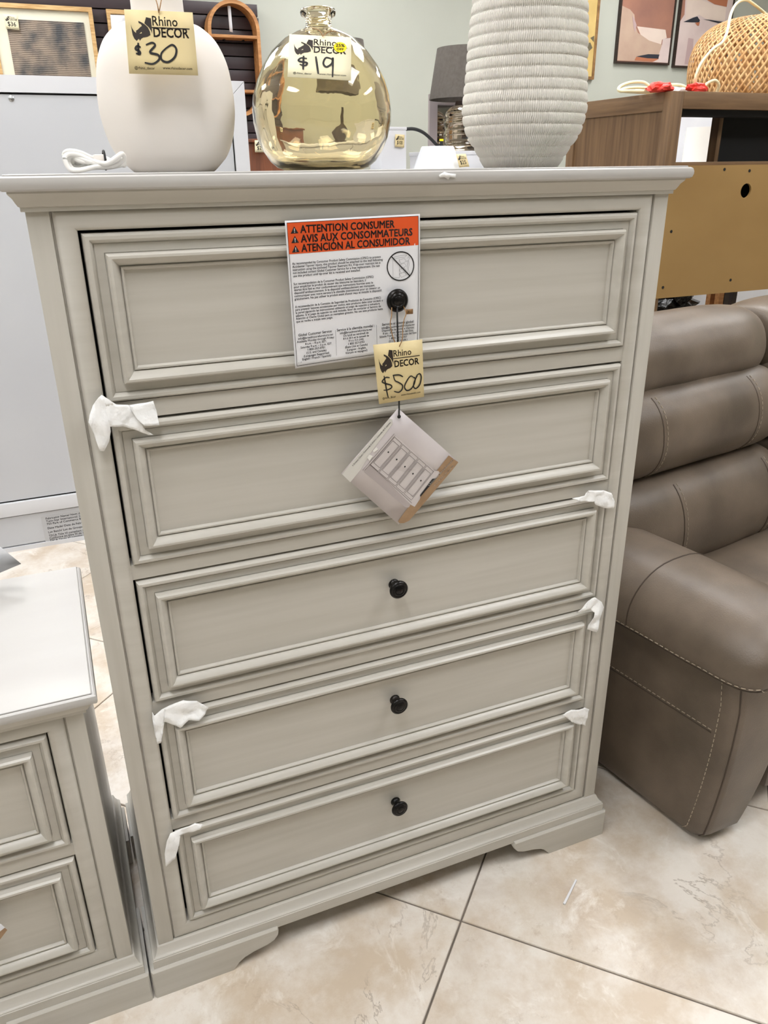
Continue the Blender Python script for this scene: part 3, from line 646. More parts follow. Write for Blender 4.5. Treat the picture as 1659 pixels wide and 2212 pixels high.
# ribbed vase
vc = on(1125, 357, 1, .2); vc.z = ZT
ctrl = [(.060,0),(.064,.003),(.078,.026),(.0945,.052),(.1015,.085),(.1000,.118),(.0975,.150),(.0950,.185),(.0905,.24),(.083,.30),(.070,.345),(.055,.37)]
P = smoothline([Vector((r, h, 0)) for r, h in ctrl], 28)
prof = [(.001,0)]+[(p.x+.0027*(abs(math.sin(p.y/.0158*PI+.35*math.sin(p.y/.0158*2*PI)))**.8-.6)*min(1, p.y/.02), p.y) for p in P]+[(.050,.37),(.046,.36),(.046,.3)]
t = thing('ribbed_vase', 'tall cream ceramic vase with crinkled horizontal ribs on the chest top', 'vase', vc)
mb = MB(); mb.lathe(prof, vc, 160)
for v in mb.v:
    d = v-vc; a = math.atan2(d.y, d.x); k = .0011*noise.noise(Vector((math.cos(a)*4, math.sin(a)*4, d.z*40)))
    h = Vector((d.x, d.y, 0))
    if h.length > .02: v += h.normalized()*k
vo = obj('vase_body', mb, 'vase', t, smooth=80)
ZT1 = [(740,55),(1150,75),(1183,452),(772,440)]
yt = .112
price_tag('cream price tag reading $30 hung on the white lamp base', c(268,20,yt), c(416,27,yt), c(428,163,yt-.012), c(279,159,yt-.012),
  [[(838,283),(818,274),(808,292),(832,308),(832,322),(810,318)], [(823,255),(825,328)], [(868,268),(905,255),(922,272),(893,312),(940,328),(947,355),(910,382),(862,374)], [(988,288),(960,320),(963,358),(1000,372),(1040,342),(1050,295),(1025,268),(985,290)]], .032, zc=ZT1,
  string=[[c(343,28,yt-.002), c(340,10,yt), c(333,-12,yt+.03), c(330,-25,.155)], [c(343,28,yt-.002), c(347,8,yt), c(350,-12,yt+.03), c(352,-25,.155)]])
ZT2 = [(372,220),(767,240),(765,515),(360,492)]
yt = .11
price_tag('pale price tag reading $19 with a yellow sticker on the amber bottle', c(625,74,yt+.02), c(759,81,yt+.02), c(758,174,yt-.03), c(621,166,yt-.03),
  [[(482,380),(445,376),(430,395),(480,406),(470,424),(435,416)], [(460,362),(458,450)], [(537,366),(545,420),(553,477)], [(640,382),(602,374),(585,410),(605,432),(640,410),(646,374),(646,430),(643,497)]], .034, m='tag_pale', zc=ZT2, sticker=(.815,.26,.105),
  string=[[c(697,78,yt+.015), c(712,68,yt+.03), c(730,70,yt+.055), c(738,78,.185)], [c(697,78,yt+.015), c(690,66,yt+.03), c(672,60,.185)]])
# ================================================================== SOFA
th = math.radians(10)
sofa = thing('leather_sofa', 'taupe brown leather reclining sofa to the right of the tall chest', 'sofa', (.657,-.146,0), th)
def spow(x, n): return math.copysign(abs(x)**n, x)
def roll(a, b, cy, cz, ry, rz, tilt, n=2.6, nx=44, end=7, seams=(), ns=44, wob=.004, seed=0):
    """a stuffed roll lying along local x"""
    mb = MB(); L = []; c_, s_ = math.cos(tilt), math.sin(tilt)
    for i in range(nx+1):
        tt = -1+2*i/nx; tt = math.copysign(1-(1-abs(tt))**1.7, tt); x = (a+b)/2+(b-a)/2*tt
        k = max(.02, (1-abs(tt)**end)**(1/2.2))
        for sx in seams: k -= .05*math.exp(-((x-sx)/.010)**2)
        ring = []
        for j in range(ns):
            an = 2*PI*j/ns; y = spow(math.cos(an), 2/n)*ry*(.55+.45*k); z = spow(math.sin(an), 2/n)*rz*(.7+.3*k)
            if k < .05: y *= .9; z *= .9
            p = Vector((x, cy+y*c_-z*s_, cz+y*s_+z*c_)); p.y -= wob*noise.noise(Vector((x*9, z*9, seed*7)))
            ring.append(p)
        L.append(ring)
    mb.loops(L, True, True); return mb, L
def stitches(name, pts, r=.0009, parent=sofa, dash=.008, gap=.005):
    P = [Vector(p) for p in pts]; mb = MB(); acc = 0; seg = []
    S_ = [0]
    for i in range(1, len(P)): S_.append(S_[-1]+(P[i]-P[i-1]).length)
    def at(s):
        for i in range(1, len(P)):
            if S_[i] >= s: f = (s-S_[i-1])/max(1e-9, S_[i]-S_[i-1]); return P[i-1].lerp(P[i], f)
        return P[-1]
    s = 0
    while s < S_[-1]-dash: mb.tube([at(s), at(s+dash*.5), at(s+dash)], r, 5); s += dash+gap
    return obj(name, mb, 'thread', parent, local=True)
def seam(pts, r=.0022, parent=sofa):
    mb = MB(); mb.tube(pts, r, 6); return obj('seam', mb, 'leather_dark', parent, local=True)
def ringline(L, x, j0, j1, out=.001):
    """points on a roll at local x from ring index j0 to j1"""
    i = min(range(len(L)), key=lambda k: abs(L[k][0].x-x)); pts = []
    cen = sum((p for p in L[i]), Vector())/len(L[i])
    i2 = i+1 if L[i][0].x < x else i-1; i2 = max(0, min(len(L)-1, i2)); f = abs(x-L[i][0].x)/max(1e-6, abs(L[i2][0].x-L[i][0].x))
    for j in range(j0, j1+1):
        p = L[i][j % len(L[i])].lerp(L[i2][j % len(L[i])], min(1, f)); d = p-cen; d.x = 0; pts.append(p+d.normalized()*out)
    return pts
# base and back shell
mb = MB(); mb.box(.17, 1.55, .06, .86, .05, .30, .02); obj('base', mb, 'leather', sofa, local=True)
mb = MB(); mb.box(.08, 1.6, .62, .86, .10, .92, .05); obj('back_shell', mb, 'leather', sofa, local=True)
for sx in (.12, .82):
    w_ = .655 if sx < .5 else .75
    mb, L = roll(sx, sx+w_, .505, .525, .120, .142, math.radians(-8), 2.3, seams=(sx+.20, sx+.56), seed=sx); obj('lumbar_roll', mb, 'leather', sofa, local=True, smooth=70)
    for q_ in (.20, .56):
        seam(ringline(L, sx+q_, 16, 33, -.0008)); stitches('stitching', ringline(L, sx+q_+.012, 16, 33, .0008))
    mb, L = roll(sx, sx+w_, .550, .765, .122, .117, math.radians(-10), 2.25, seams=(sx+.13, sx+.50), seed=sx+1); obj('middle_roll', mb, 'leather', sofa, local=True, smooth=70)
    for q_ in (.13, .50):
        seam(ringline(L, sx+q_, 16, 33, -.0008)); stitches('stitching', ringline(L, sx+q_+.012, 16, 33, .0008))
    mb, L = roll(sx, sx+w_, .655, .912, .160, .114, math.radians(-12), 2.2, seed=sx+2, end=5, wob=.006); obj('head_roll', mb, 'leather', sofa, local=True, smooth=70)
    mb, L = roll(sx+.03, sx+w_, .24, .365, .30, .075, math.radians(-1), 3.2, seed=sx+3, end=9); obj('seat_cushion', mb, 'leather', sofa, local=True, smooth=70)
    bx('footrest_panel', 'leather', sofa, sx+.09, sx+w_, .0, .06, .06, .29, .02, local=True)
# arm: side block with a rolled pad
def arm_block():
    mb = MB(); L = []
    for k in range(25):
        z = .018+(.47-.018)*k/24; f = (z-.018)/.45
        x1 = .165+.05*math.sin(min(1, f*1.6)*PI/2); yf = .012-.028*math.sin(min(1, f*1.4)*PI/2)**.8+ .012*max(0, f-.8)/.2
        x0 = 0.0; y1 = .82; r = .045; ring = []
        if k == 0: x0 += .006; yf += .01
        # rounded rectangle with a soft front
        for cxr, cyr, a0, rr in ((x1-r*1.6, yf+r*1.6, -PI/2, r*1.6), (x1-r, y1-r, 0, r), (x0+r, y1-r, PI/2, r), (x0+.022, yf+.022, PI, .022)):
            for i in range(9):
                a = a0+PI/2*i/8; p = Vector((cxr+rr*math.cos(a), cyr+rr*math.sin(a), z)); ring.append(p)
        for p in ring:
            if p.y < yf+.1: p.y -= .02*math.sin(PI*min(1, max(0, (p.x-x0)/(x1-x0))))*(1-(p.y-yf)/.1)
        L.append(ring)
    mb.loops(L, True, True); return mb, L
mb, LA = arm_block(); arm = obj('arm_block', mb, 'leather', sofa, local=True, smooth=60)
def arm_pad():
    mb = MB(); L = []; ns = 40; ny = 40
    for i in range(ny+1):
        tt = -1+2*i/ny; tt = math.copysign(1-(1-abs(tt))**1.8, tt); y = .395+.46*tt
        k = max(.03, (1-abs(tt)**9)**(1/2.2)); ring = []
        for j in range(ns):
            a = 2*PI*j/ns; x = .090+spow(math.cos(a), 2/2.6)*.132*(.62+.38*k); z = spow(math.sin(a), 2/2.6)
            z = .505+z*(.082 if z > 0 else .052)*(.35+.65*k); 
            z -= .030*max(0, (.09-x)/.132)**2.0                       # slopes down to the outside
            z -= .012*max(0, (-tt-.75)/.25)
            ring.append(Vector((x, y-(.010 if z > .5 else 0)*max(0, -tt-.5), z+.002*noise.noise(Vector((x*8, y*8, 0))))))
        L.append(ring)
    mb.loops(L, True, True); return mb, L
mb, LP = arm_pad(); obj('arm_pad', mb, 'leather', sofa, local=True, smooth=70)
def padline(j, i0, i1, out=.001):
    pts = []
    for i in range(i0, i1+1):
        cen = sum((p for p in LP[i]), Vector())/40; p = LP[i][j]; d = (p-cen); d.y = 0; pts.append(p+d.normalized()*out)
    return pts
front = [LP[2][j]+Vector((0,-.0022,-.001)) for j in range(38, 21, -1)]
stitches('stitching', front+padline(21, 2, 38, .0014)); seam(padline(23, 1, 38, .0004)); seam([LP[1][j]+Vector((0,-.001,0)) for j in range(37, 22, -1)])
ic = min(range(len(LP)), key=lambda k: abs(LP[k][0].y-.25)); crossp = [LP[ic][j]+(LP[ic][j]-Vector((.09, LP[ic][j].y, .505))).normalized()*.0004 for j in range(2, 22)]; seam(crossp, .0016)
# seams on the outer side of the arm
seam([Vector((-.0004, y, .302)) for y in (.03,.2,.4,.6,.78)], .0014); stitches('stitching', [Vector((-.0012, y, .309)) for y in (.03,.2,.4,.6,.78)])
vs = [(LA[k][27+5].copy()) for k in range(25)]
seam([p+Vector((-.0004,-.0004,0)) for p in vs], .0016); stitches('stitching', [p+Vector((-.0012,.014,0)) for p in [LA[k][27] for k in range(25)]])
# the far arm, outside the picture
mb = MB(); mb.box(1.57, 1.78, .0, .82, .018, .56, .04); obj('far_arm', mb, 'leather', sofa, local=True)
mb = MB()
for x, y in ((.1,.1),(1.6,.1),(.1,.75),(1.6,.75)): mb.box(x-.03, x+.03, y-.03, y+.03, 0, .06)
obj('feet', mb, 'black', sofa, local=True)
# ================================================================== TALL WHITE CABINET SEEN FROM BEHIND
yb = 2.08
t = thing('white_cabinet', 'tall white cabinet seen from behind at the left of the chest', 'cabinet', (-.5, 2.3, 0))
xl, xr, zt = -1.35, .306, 1.668
bx('carcass', 'white_lac', t, xl, xr, yb+.012, yb+.46, .0, zt-.001, .002)
def poly3(nm, m, P, y0, y1):
    mb = MB(); mb.prism(P, y0, y1); return obj(nm, mb, m, t)
g = .0012
poly3('top_rail', 'white_lac', [(xl, zt), (xr, zt), (xr-.052, zt-.050), (xl, zt-.050)], yb, yb+.0125)
poly3('right_stile', 'white_lac', [(xr, zt-g*1.4), (xr, .0), (xr-.052, .0), (xr-.052, zt-.050-g*1.4)], yb, yb+.0125)
bx('back_board', 'white_panel', t, xl, xr-.0575, yb+.006, yb+.0125, .2115, zt-.0562)
bx('gap_shadow', 'black', t, xl, xr-.0525, yb+.0105, yb+.0122, .1, zt-.0505)
bx('lower_rail', 'white_lac', t, xl, xr-.053, yb-.006, yb+.0125, .150, .2055, .004)
bx('bottom_board', 'white_panel', t, xl, xr-.053, yb+.004, yb+.0125, .0235, .1455)
bx('bottom_edge', 'white_lac', t, xl, xr-.053, yb, yb+.0125, .0, .018)
for x in (-.473, .245):
    mb = MB(); mb.lathe([(.0001,0),(.009,0),(.009,.002),(.006,.004),(.0001,.0045)], (x, yb+.006, 1.600 if x < 0 else 1.592), 16, '-y'); s_ = obj('screw', mb, 'steel', t)
LQ = Quad(on(88,1117,1,yb+.003), on(88,1117,1,yb+.003)+Vector((.36,0,.003)), on(99,1173,1,yb+.003)+Vector((.36,0,.003)), on(99,1173,1,yb+.003))
q = LQ; lab = obj('maker_label', q.sheet(2,2), 'label_grey', t); mb = MB()
for k, (s_, bb) in enumerate((('Fabricator Name/ Nom du Manufacturier/ Nombre', .13), ('Twin-Star International, Inc.', .235), ('750 Park of Commerce Blvd., Suite 400', .34), ('Date Made/ Date de Fabrication/ Fecha', .50), ('Lot Batch/ Lot de Groupe/ Grupo de Lote', .65), ('TSCA Title VI compliant for formaldehyde', .79), ('Conforme au titre VI de la TSCA concernant', .885), ('TSCA Título VI cumplen con la norma', .98))):
    q.text(mb, s_, .016, q.H*(bb-.005), .0125, .0006, .006)
obj('print', mb, 'ink', lab, smooth=0, recalc=False)
# ================================================================== SLATWALL AND ITS DISPLAY
sy = 4.50
pr_ = on(556, 9, 1, sy); xr = pr_.x; ztop = pr_.z; xl = -1.6
t = thing('slatwall', 'dark plum slatted display panel on the back wall', 'slatwall', ((xl+xr)/2, Y1, .3))
bx('backing', 'slat_back', t, xl, xr, sy+.035, Y1-.001, .3, ztop)
pitch = .0722; k = 0
while ztop-pitch*(k+1) > .35:
    z1 = ztop-pitch*k; bx('slat', 'slat', t, xl, xr+(.004 if k % 2 else 0), sy+.012, sy+.036, z1-pitch+.007, z1, .002); k += 1
def framed(name, label, x0, x1, z0, z1, fw, fm, yf, depth=.03, group=None, tilt=0):
    t = thing(name, label, 'picture', ((x0+x1)/2, yf, z0), 0, group)
    mb = MB(); L = []
    mb.rectprof(x0, x1, z0, z1, [(0,0),(0,depth),(fw*.15,depth),(fw,depth-.002),(fw,.004)], yf); obj('frame', mb, fm, t)
    return t
ya = 4.46
# framed rug fragment, leaning a little to one side like the others on the rail
A = on(-30,10,1,ya); B = on(198,16,1,ya); C_ = on(213,165,1,ya)
x0, x1, z1 = A.x, B.x, B.z; z0 = z1-.62
t = framed('framed_textile', 'pale wood frame holding a worn grey-brown rug fragment', x0, x1, z0, z1, .022, 'pale_wood', ya+.03)
bx('mount_board', 'mount', t, x0+.02, x1-.02, ya+.022, ya+.029, z0+.02, z1-.02)
bx('rug_fragment', 'rug', t, x0+.085, x1-.055, ya+.015, ya+.022, z0+.08, z1-.075, .002)
price_tag('small pale price tag reading $36 on the framed rug fragment', on(6,30,1,ya-.003), on(38,33,1,ya-.003), on(42,65,1,ya-.003), on(13,62,1,ya-.003), None, .03, m='tag_pale', price_text='$36')
A = on(229,19,1,ya); 
t = framed('framed_textile', 'second pale wood frame half hidden behind the white lamp base', A.x, A.x+.42, A.z-.6, A.z, .022, 'pale_wood', ya+.03)
bx('mount_board', 'mount', t, A.x+.02, A.x+.40, ya+.022, ya+.029, A.z-.58, A.z-.02); bx('rug_fragment', 'rug', t, A.x+.085, A.x+.34, ya+.015, ya+.022, A.z-.5, A.z-.13, .002)
price_tag('blank white price card on the half hidden pale wood frame', on(238,32,1,ya-.003), on(270,33,1,ya-.003), on(272,66,1,ya-.003), on(241,64,1,ya-.003), None, .03, m='paper', logo=False)
# oval shelf
A = on(447,120,1,sy); B = on(556,120,1,sy); cxs = (A.x+B.x)/2; rs = (B.x-A.x)/2; ztp = on(495,5,1,sy).z; zbt = on(535,254,1,sy).z
t = thing('oval_shelf', 'honey wood capsule-shaped wall shelf hung on the dark slats', 'shelf', (cxs, sy+.01, zbt))
def capsule(r, n=20):
    zc1, zc0 = ztp-rs, zbt+rs
    return [(cxs+r*math.cos(PI*i/n), zc1+r*math.sin(PI*i/n)) for i in range(n+1)]+[(cxs-r*math.cos(PI*i/n), zc0-r*math.sin(PI*i/n)) for i in range(n+1)]
mb = MB(); o1, i1 = capsule(rs), capsule(rs-.02); D = .11; v3 = lambda P, y: [Vector((x, y, z)) for x, z in P]
mb.loops([v3(o1, sy+.010), v3(o1, sy+.010-D), v3(i1, sy+.010-D), v3(i1, sy+.010), v3(o1, sy+.010)]); obj('rim', mb, 'shelf_wood', t, smooth=40)
for v in (75, 193): zz = on(505, v, 1, sy-D+.01).z; bx('shelf_board', 'shelf_wood', t, cxs-rs+.012, cxs+rs-.012, sy-D+.012, sy+.009, zz-.016, zz, .001)
for x in (-.05, .07):
    zz = on(505, 90, 1, sy).z; mb = MB(); mb.tube([(cxs+x, sy+.011, zz+.01), (cxs+x, sy-.03, zz), (cxs+x, sy-.035, zz+.02)], .006, 6)
    obj('wall_hook', mb, 'black', t)
price_tag('white card hanging inside the oval wood shelf', on(491,12,1,sy-.06), on(498,13,1,sy-.07), on(503,70,1,sy-.07), on(496,68,1,sy-.06), None, .03, m='paper', logo=False)
# brown cabinet below
A = on(538,300,1,4.2); B = on(640,300,1,4.2)
t = thing('brown_cabinet', 'reddish brown wood cabinet below the dark slatted panel', 'cabinet', ((A.x+B.x)/2, 4.3, 0))
bx('body', 'brown_wood', t, A.x-.35, B.x, 4.2, 4.48, .06, A.z-.02, .004); bx('top', 'brown_wood', t, A.x-.37, B.x+.02, 4.18, 4.49, A.z-.02, A.z, .003); bx('plinth', 'brown_wood', t, A.x-.33, B.x-.02, 4.22, 4.46, 0, .06)
price_tag('small pale price tag reading $29 on the reddish brown cabinet', on(550,303,1,4.17), on(573,303,1,4.17), on(575,329,1,4.17), on(551,329,1,4.17), None, .03, m='tag_pale', price_text='$29')
# ================================================================== LAMPS AND BOXES ON THE WHITE SIDEBOARD
wz = 1.33
A = on(640,350,1,2.85); B = on(1075,350,1,2.85)
t = thing('white_sideboard', 'white sideboard behind the chest carrying the grey-shaded lamps', 'sideboard', ((A.x+B.x)/2, 3.2, 0))
bx('body', 'white_lac', t, A.x, B.x, 2.86, 3.55, .08, wz-.025, .004); bx('top', 'white_lac', t, A.x-.02, B.x+.02, 2.84, 3.56, wz-.025, wz, .004); bx('plinth', 'white_lac', t, A.x+.03, B.x-.03, 2.9, 3.5, 0, .08)
for k in range(3):
    w_ = (B.x-A.x)/3; d_ = bx('door', 'white_panel', t, A.x+w_*k+.006, A.x+w_*(k+1)-.006, 2.845, 2.862, .1, wz-.04, .003)
# box under the glass lamp
A = on(948,326,1,3.12); B = on(1062,326,1,3.12); zb = A.z
t = thing('storage_box', 'plain white box under the ribbed smoky glass lamp', 'box', ((A.x+B.x)/2, 3.3, wz)); bx('body', 'white_lac', t, A.x, B.x, 3.12, 3.50, wz, zb-.02, .003); bx('lid', 'white_lac', t, A.x-.004, B.x+.004, 3.116, 3.504, zb-.02, zb, .003)
# glass lamp
lc = on(1003,326,1,3.3); lc.z = zb
t = thing('table_lamp', 'ribbed smoky glass lamp with a grey drum shade left of the ribbed vase', 'lamp', lc)
k_ = .00245
pr2 = [(.001,0),(.085,0),(.105,.01),(.118,.03),(.112,.05),(.118,.07),(.122,.09),(.113,.11),(.119,.13),(.121,.15),(.108,.17),(.112,.19),(.104,.205),(.085,.222),(.062,.232),(.001,.236)]
P = smoothline([Vector((r, h, 0)) for r, h in pr2[1:-1]], 4)
mb = MB(); mb.lathe([(.001,0)]+[(p.x, p.y) for p in P]+[(.001,.236)], lc, 48); obj('glass_base', mb, 'smoke', t, smooth=60)
zs0 = on(1000,215,1,3.3).z; zs1 = on(1000,104,1,3.3).z
mb = MB(); mb.lathe([(.001,.236),(.06,.236),(.055,.255),(.018,.26),(.018,zs0-zb+.06),(.001,zs0-zb+.062)], lc, 24); obj('neck', mb, 'frame_dark', t)
def drum(c_, r0, r1, z0, z1, m, t):
    mb = MB(); mb.lathe([(r0,z0),(r1,z1),(r1-.004,z1),(r0-.004,z0),(r0,z0)], (c_.x,c_.y,0), 48); sh = obj('lamp_shade', mb, m, t, smooth=50)
    mb = MB()
    for a in (0, 2*PI/3, 4*PI/3): mb.tube([(c_.x,c_.y,z1-.03),(c_.x+(r1-.003)*math.cos(a),c_.y+(r1-.003)*math.sin(a),z1-.015)], .002, 5)
    mb.tube([(c_.x,c_.y,z0+.02),(c_.x,c_.y,z1-.02)], .004, 6); obj('shade_spider', mb, 'steel', sh)
drum(lc, .203, .163, zs0, zs1, 'shade_grey', t)
lc = on(745,345,1,3.3); lc.z = wz
t = thing('table_lamp', 'grey-shaded table lamp mostly hidden behind the amber bottle', 'lamp', lc)
mb = MB(); mb.lathe([(.001,0),(.07,0),(.075,.01),(.05,.03),(.06,.09),(.07,.15),(.05,.21),(.02,.25),(.012,.36),(.001,.362)], lc, 32); obj('base', mb, 'frame_dark', t, smooth=50)
drum(lc, .14, .112, on(745,190,1,3.3).z, on(745,87,1,3.3).z, 'shade_grey', t)
# mirror behind the lamp
A = on(928,216,1,3.53); B = on(1075,216,1,3.53)
t = thing('framed_mirror', 'pinkish grey framed mirror standing behind the smoky glass lamp', 'mirror', ((A.x+B.x)/2,3.535,wz))
mb = MB(); mb.rectprof(A.x, B.x, wz, A.z+.03, [(0,0),(0,.022),(.05,.022),(.055,.012),(.055,.004)], 3.548); obj('frame', mb, 'frame_grey', t); bx('glass', 'mirror', t, A.x+.05, B.x-.05, 3.543, 3.547, wz+.05, A.z-.02)
# boxes and wrapped shade
A = on(838,274,1,2.95); B = on(878,274,1,2.95)
t = thing('storage_box', 'upright white box with a price tag right of the amber bottle', 'box', ((A.x+B.x)/2,3.05,wz)); bx('body', 'white_lac', t, A.x-.04, B.x, 2.95, 3.1, wz, A.z-.012, .006); bx('lid', 'white_lac', t, A.x-.042, B.x+.002, 2.948, 3.102, A.z-.014, A.z, .003)
price_tag('small cream price tag on the upright white box', on(854,290,1,2.94), on(874,291,1,2.94), on(873,319,1,2.94), on(853,317,1,2.94), None, .03, price_text='$100')
A = on(945,340,1,2.99); hh = on(945,318,1,2.99).z
t = thing('wrapped_lamp_shade', 'white lampshade wrapped in crinkled plastic in front of the glass lamp', 'lampshade', (A.x, 2.99, wz))
mb = MB(); prof = [(.001,0),(.150,0)]+[(.15-.06*i/10, (hh-wz)*i/10) for i in range(1, 11)]+[(.085,hh-wz+.004),(.001,hh-wz+.006)]
mb.lathe(prof, (A.x,2.99,wz), 64)
for v in mb.v:
    d = Vector((v.x-A.x, v.y-2.99, 0)); a = math.atan2(d.y, d.x)
    if d.length > .03: v += d.normalized()*(.006*noise.noise(Vector((math.cos(a)*7, math.sin(a)*7, v.z*5)))-.004)
obj('wrapping', mb, 'wrap', t, smooth=40)
price_tag('slanted cream price tag on the plastic wrapped lampshade', on(985,333,1,2.85), on(1006,332,1,2.85), on(1014,360,1,2.83), on(992,362,1,2.83), None, .03, price_text='$25')
Z8 = lambda x, y: (840+x*.1326, 220+y*.1326)
t = thing('black_cable', 'black cable arching from the amber bottle to the smoky glass lamp', 'cable', on(900,345,1,3.0))
mb = MB(); mb.tube(smoothline([on(*Z8(*p),1,3.12+.002*i) for i, p in enumerate([(-60,560),(40,490),(115,472),(300,442),(430,446),(560,500),(680,600),(780,700),(840,745)])], 6), .0085, 8); obj('cable', mb, 'black_cord', t)
mb = MB(); mb.tube([on(*Z8(855,745),1,3.07), on(*Z8(857,640),1,3.07)], .009, 8); obj('plug', mb, 'black_cord', t)
mb = MB(); mb.tube([on(*Z8(857,640),1,3.07), on(*Z8(858,605),1,3.07)], .011, 8); obj('plug_tip', mb, 'yellow', t)
# ================================================================== PICTURES ON THE BACK WALL
yw = Y1-.028
def art(label, uv_tl, uv_br, w_, h_, fm, bg, patches, zoomf, fw=.014):
    A = on(*uv_br, 1, yw); x1, z0 = A.x, A.z; x0 = x1-w_; z1 = z0+h_
    t = framed('framed_painting', label, x0, x1, z0, z1, fw, fm, Y1-.001, .027)
    bx('canvas', bg, t, x0+fw*.8, x1-fw*.8, yw+.006, Y1-.003, z0+fw*.8, z1-fw*.8)
    for k, (m, P) in enumerate(patches):
        mb = MB(); pp = [on(*zoomf(*p), 1, yw+.0055-.0004*k) for p in P]; pp = [Vector((min(max(p.x, x0+fw), x1-fw), p.y, max(min(p.z, z1-fw), z0+fw))) for p in pp]
        mb.add(pp, [tuple(range(len(pp)))]); obj('paint_patch', mb, m, t, smooth=0)
ZP = lambda x, y: (1350+x*.18626, 0+y*.18626)
w1 = on(1449,140,1,yw).x-on(1333,133,1,yw).x
art('dark framed abstract painting in clay brown and sand, left of the pair', None, (1446,141), w1, .70, 'frame_dark', 'p_brown',
    [('p_tan', [(-90,60),(60,110),(110,170),(120,300),(150,380),(280,470),(430,520),(420,720),(-90,700)]), ('p_cream', [(140,305),(470,345),(485,440),(430,460),(420,515),(280,470),(180,400)]),
     ('p_blush', [(440,450),(535,440),(510,730),(320,720),(390,640),(430,520)]), ('p_rust', [(130,660),(400,680),(330,715),(110,700)]), ('p_navy', [(130,655),(270,628),(400,632),(388,680),(260,675)]), ('p_mauve', [(85,170),(115,230),(135,290),(118,378),(100,320)])], ZP)
w2 = on(1567,150,1,yw).x-on(1455,143,1,yw).x
art('dark framed abstract painting in blush and cream, right of the pair', None, (1567,150), w2, .72, 'frame_dark', 'p_blush',
    [('p_brown', [(620,-60),(705,-60),(690,170),(610,250)]), ('p_rust', [(880,-40),(1200,-40),(1180,80),(1040,50)]), ('p_cream', [(720,-30),(880,0),(1040,55),(1175,85),(1160,240),(950,225),(860,170),(700,230)]), ('p_mauve', [(735,440),(795,450),(780,750),(690,745)]),
     ('p_navy', [(678,255),(790,205),(840,190),(870,235),(860,262),(720,256)]), ('p_rust', [(815,265),(870,255),(858,300),(838,298)]), ('p_navy', [(900,222),(1000,232),(1160,258),(1080,268),(980,240)])], ZP)
A = on(1290,0,1,yw)
art('gold framed yellow painting with dark leaves, half hidden by the ribbed vase', None, (1283,172), .62, .8, 'frame_gold', 'p_yellow',
    [('p_olive', [(840,200),(862,190),(872,215),(850,235)]), ('p_olive', [(862,170),(880,160),(878,190)]), ('p_olive', [(835,40),(850,60),(842,75)])], lambda x, y: (860+x*.4816, y*.4816), .02)
# ================================================================== OAK CABINET SEEN FROM BEHIND
yf = 1.4
cx0 = on(1456,194,1,yf).x; zt = on(1465,196,1,yf).z; zsh = 1.384; zbd = .905; dep = .62; cx1 = cx0+1.35
t = thing('oak_cabinet', 'tall brown oak cabinet with golden backing board behind the leather sofa', 'cabinet', (cx0+.6, yf+.3, 0))
pw = .048
for x in (cx0, cx1-pw):
    for y in (yf, yf+dep-pw): bx('leg_post', 'oak', t, x, x+pw, y, y+pw, 0, zt-.001, .002)
bx('top_board', 'oak_h', t, cx0+.002, cx1-.002, yf+.002, yf+dep-.002, zt-.018, zt, .001)
bx('back_top_rail', 'oak_h', t, cx0+pw, cx1-pw, yf, yf+.03, zt-.055, zt-.001, .0015)
bx('side_top_rail', 'oak_hy', t, cx0, cx0+.03, yf+pw, yf+dep-pw, zt-.06, zt-.001, .0015)
bx('side_panel', 'oak', t, cx0+.008, cx0+.022, yf+pw-.002, yf+dep-pw+.002, .85, zt-.058)
bx('side_panel', 'oak', t, cx1-.022, cx1-.008, yf+pw-.002, yf+dep-pw+.002, .85, zt-.058)
bx('middle_shelf', 'oak_h', t, cx0+.02, cx1-.02, yf+.004, yf+dep-.01, zsh-.018, zsh, .001)
bx('bottom_board', 'oak_h', t, cx0+.02, cx1-.02, yf+.012, yf+dep-.01, zbd, zbd+.02)
dx = on(1549,300,1,yf+.12).x
bx('divider', 'oak', t, dx, dx+.018, yf+.12, yf+.16, zsh, zt-.018)
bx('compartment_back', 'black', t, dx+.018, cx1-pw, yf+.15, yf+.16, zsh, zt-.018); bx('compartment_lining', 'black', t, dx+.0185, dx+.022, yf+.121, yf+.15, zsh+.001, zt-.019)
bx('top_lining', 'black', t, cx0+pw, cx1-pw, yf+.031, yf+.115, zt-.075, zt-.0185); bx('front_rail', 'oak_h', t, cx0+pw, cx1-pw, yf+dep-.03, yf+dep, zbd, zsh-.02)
# golden board with a cable hole
bm = bmesh.new(); x0, x1, z0, z1 = cx0+.012, cx1-.012, zbd-.001, zsh-.012; hc = on(1611,412,1,yf-.004)
o_ = [bm.verts.new((x, yf-.005, z)) for x, z in ((x0,z0),(x1,z0),(x1,z1),(x0,z1))]; h_ = [bm.verts.new((hc.x+.026*math.cos(2*PI*i/28), yf-.005, hc.z+.026*math.sin(2*PI*i/28))) for i in range(28)]
ed = [bm.edges.new((o_[i], o_[(i+1) % 4])) for i in range(4)]+[bm.edges.new((h_[i], h_[(i+1) % 28])) for i in range(28)]
bmesh.ops.triangle_fill(bm, use_beauty=True, edges=ed)
ext = bmesh.ops.extrude_face_region(bm, geom=bm.faces[:]); [setattr(v, 'co', v.co+Vector((0,.009,0))) for v in ext['geom'] if isinstance(v, bmesh.types.BMVert)]
mb = MB(); mb.bm(bm); bd = obj('backing_board', mb, 'mdf', t, smooth=0)
for u, v in ((1450,500),(1432,621),(1578,605),(1619,369),(1565,366)):
    p = on(u, v, 1, yf-.0052); mb = MB(); mb.lathe([(.0001,.0),(.0055,0),(.0055,.0012),(.0001,.0014)], (p.x, yf-.005, p.z), 12, '-y'); obj('screw', mb, 'black', bd)
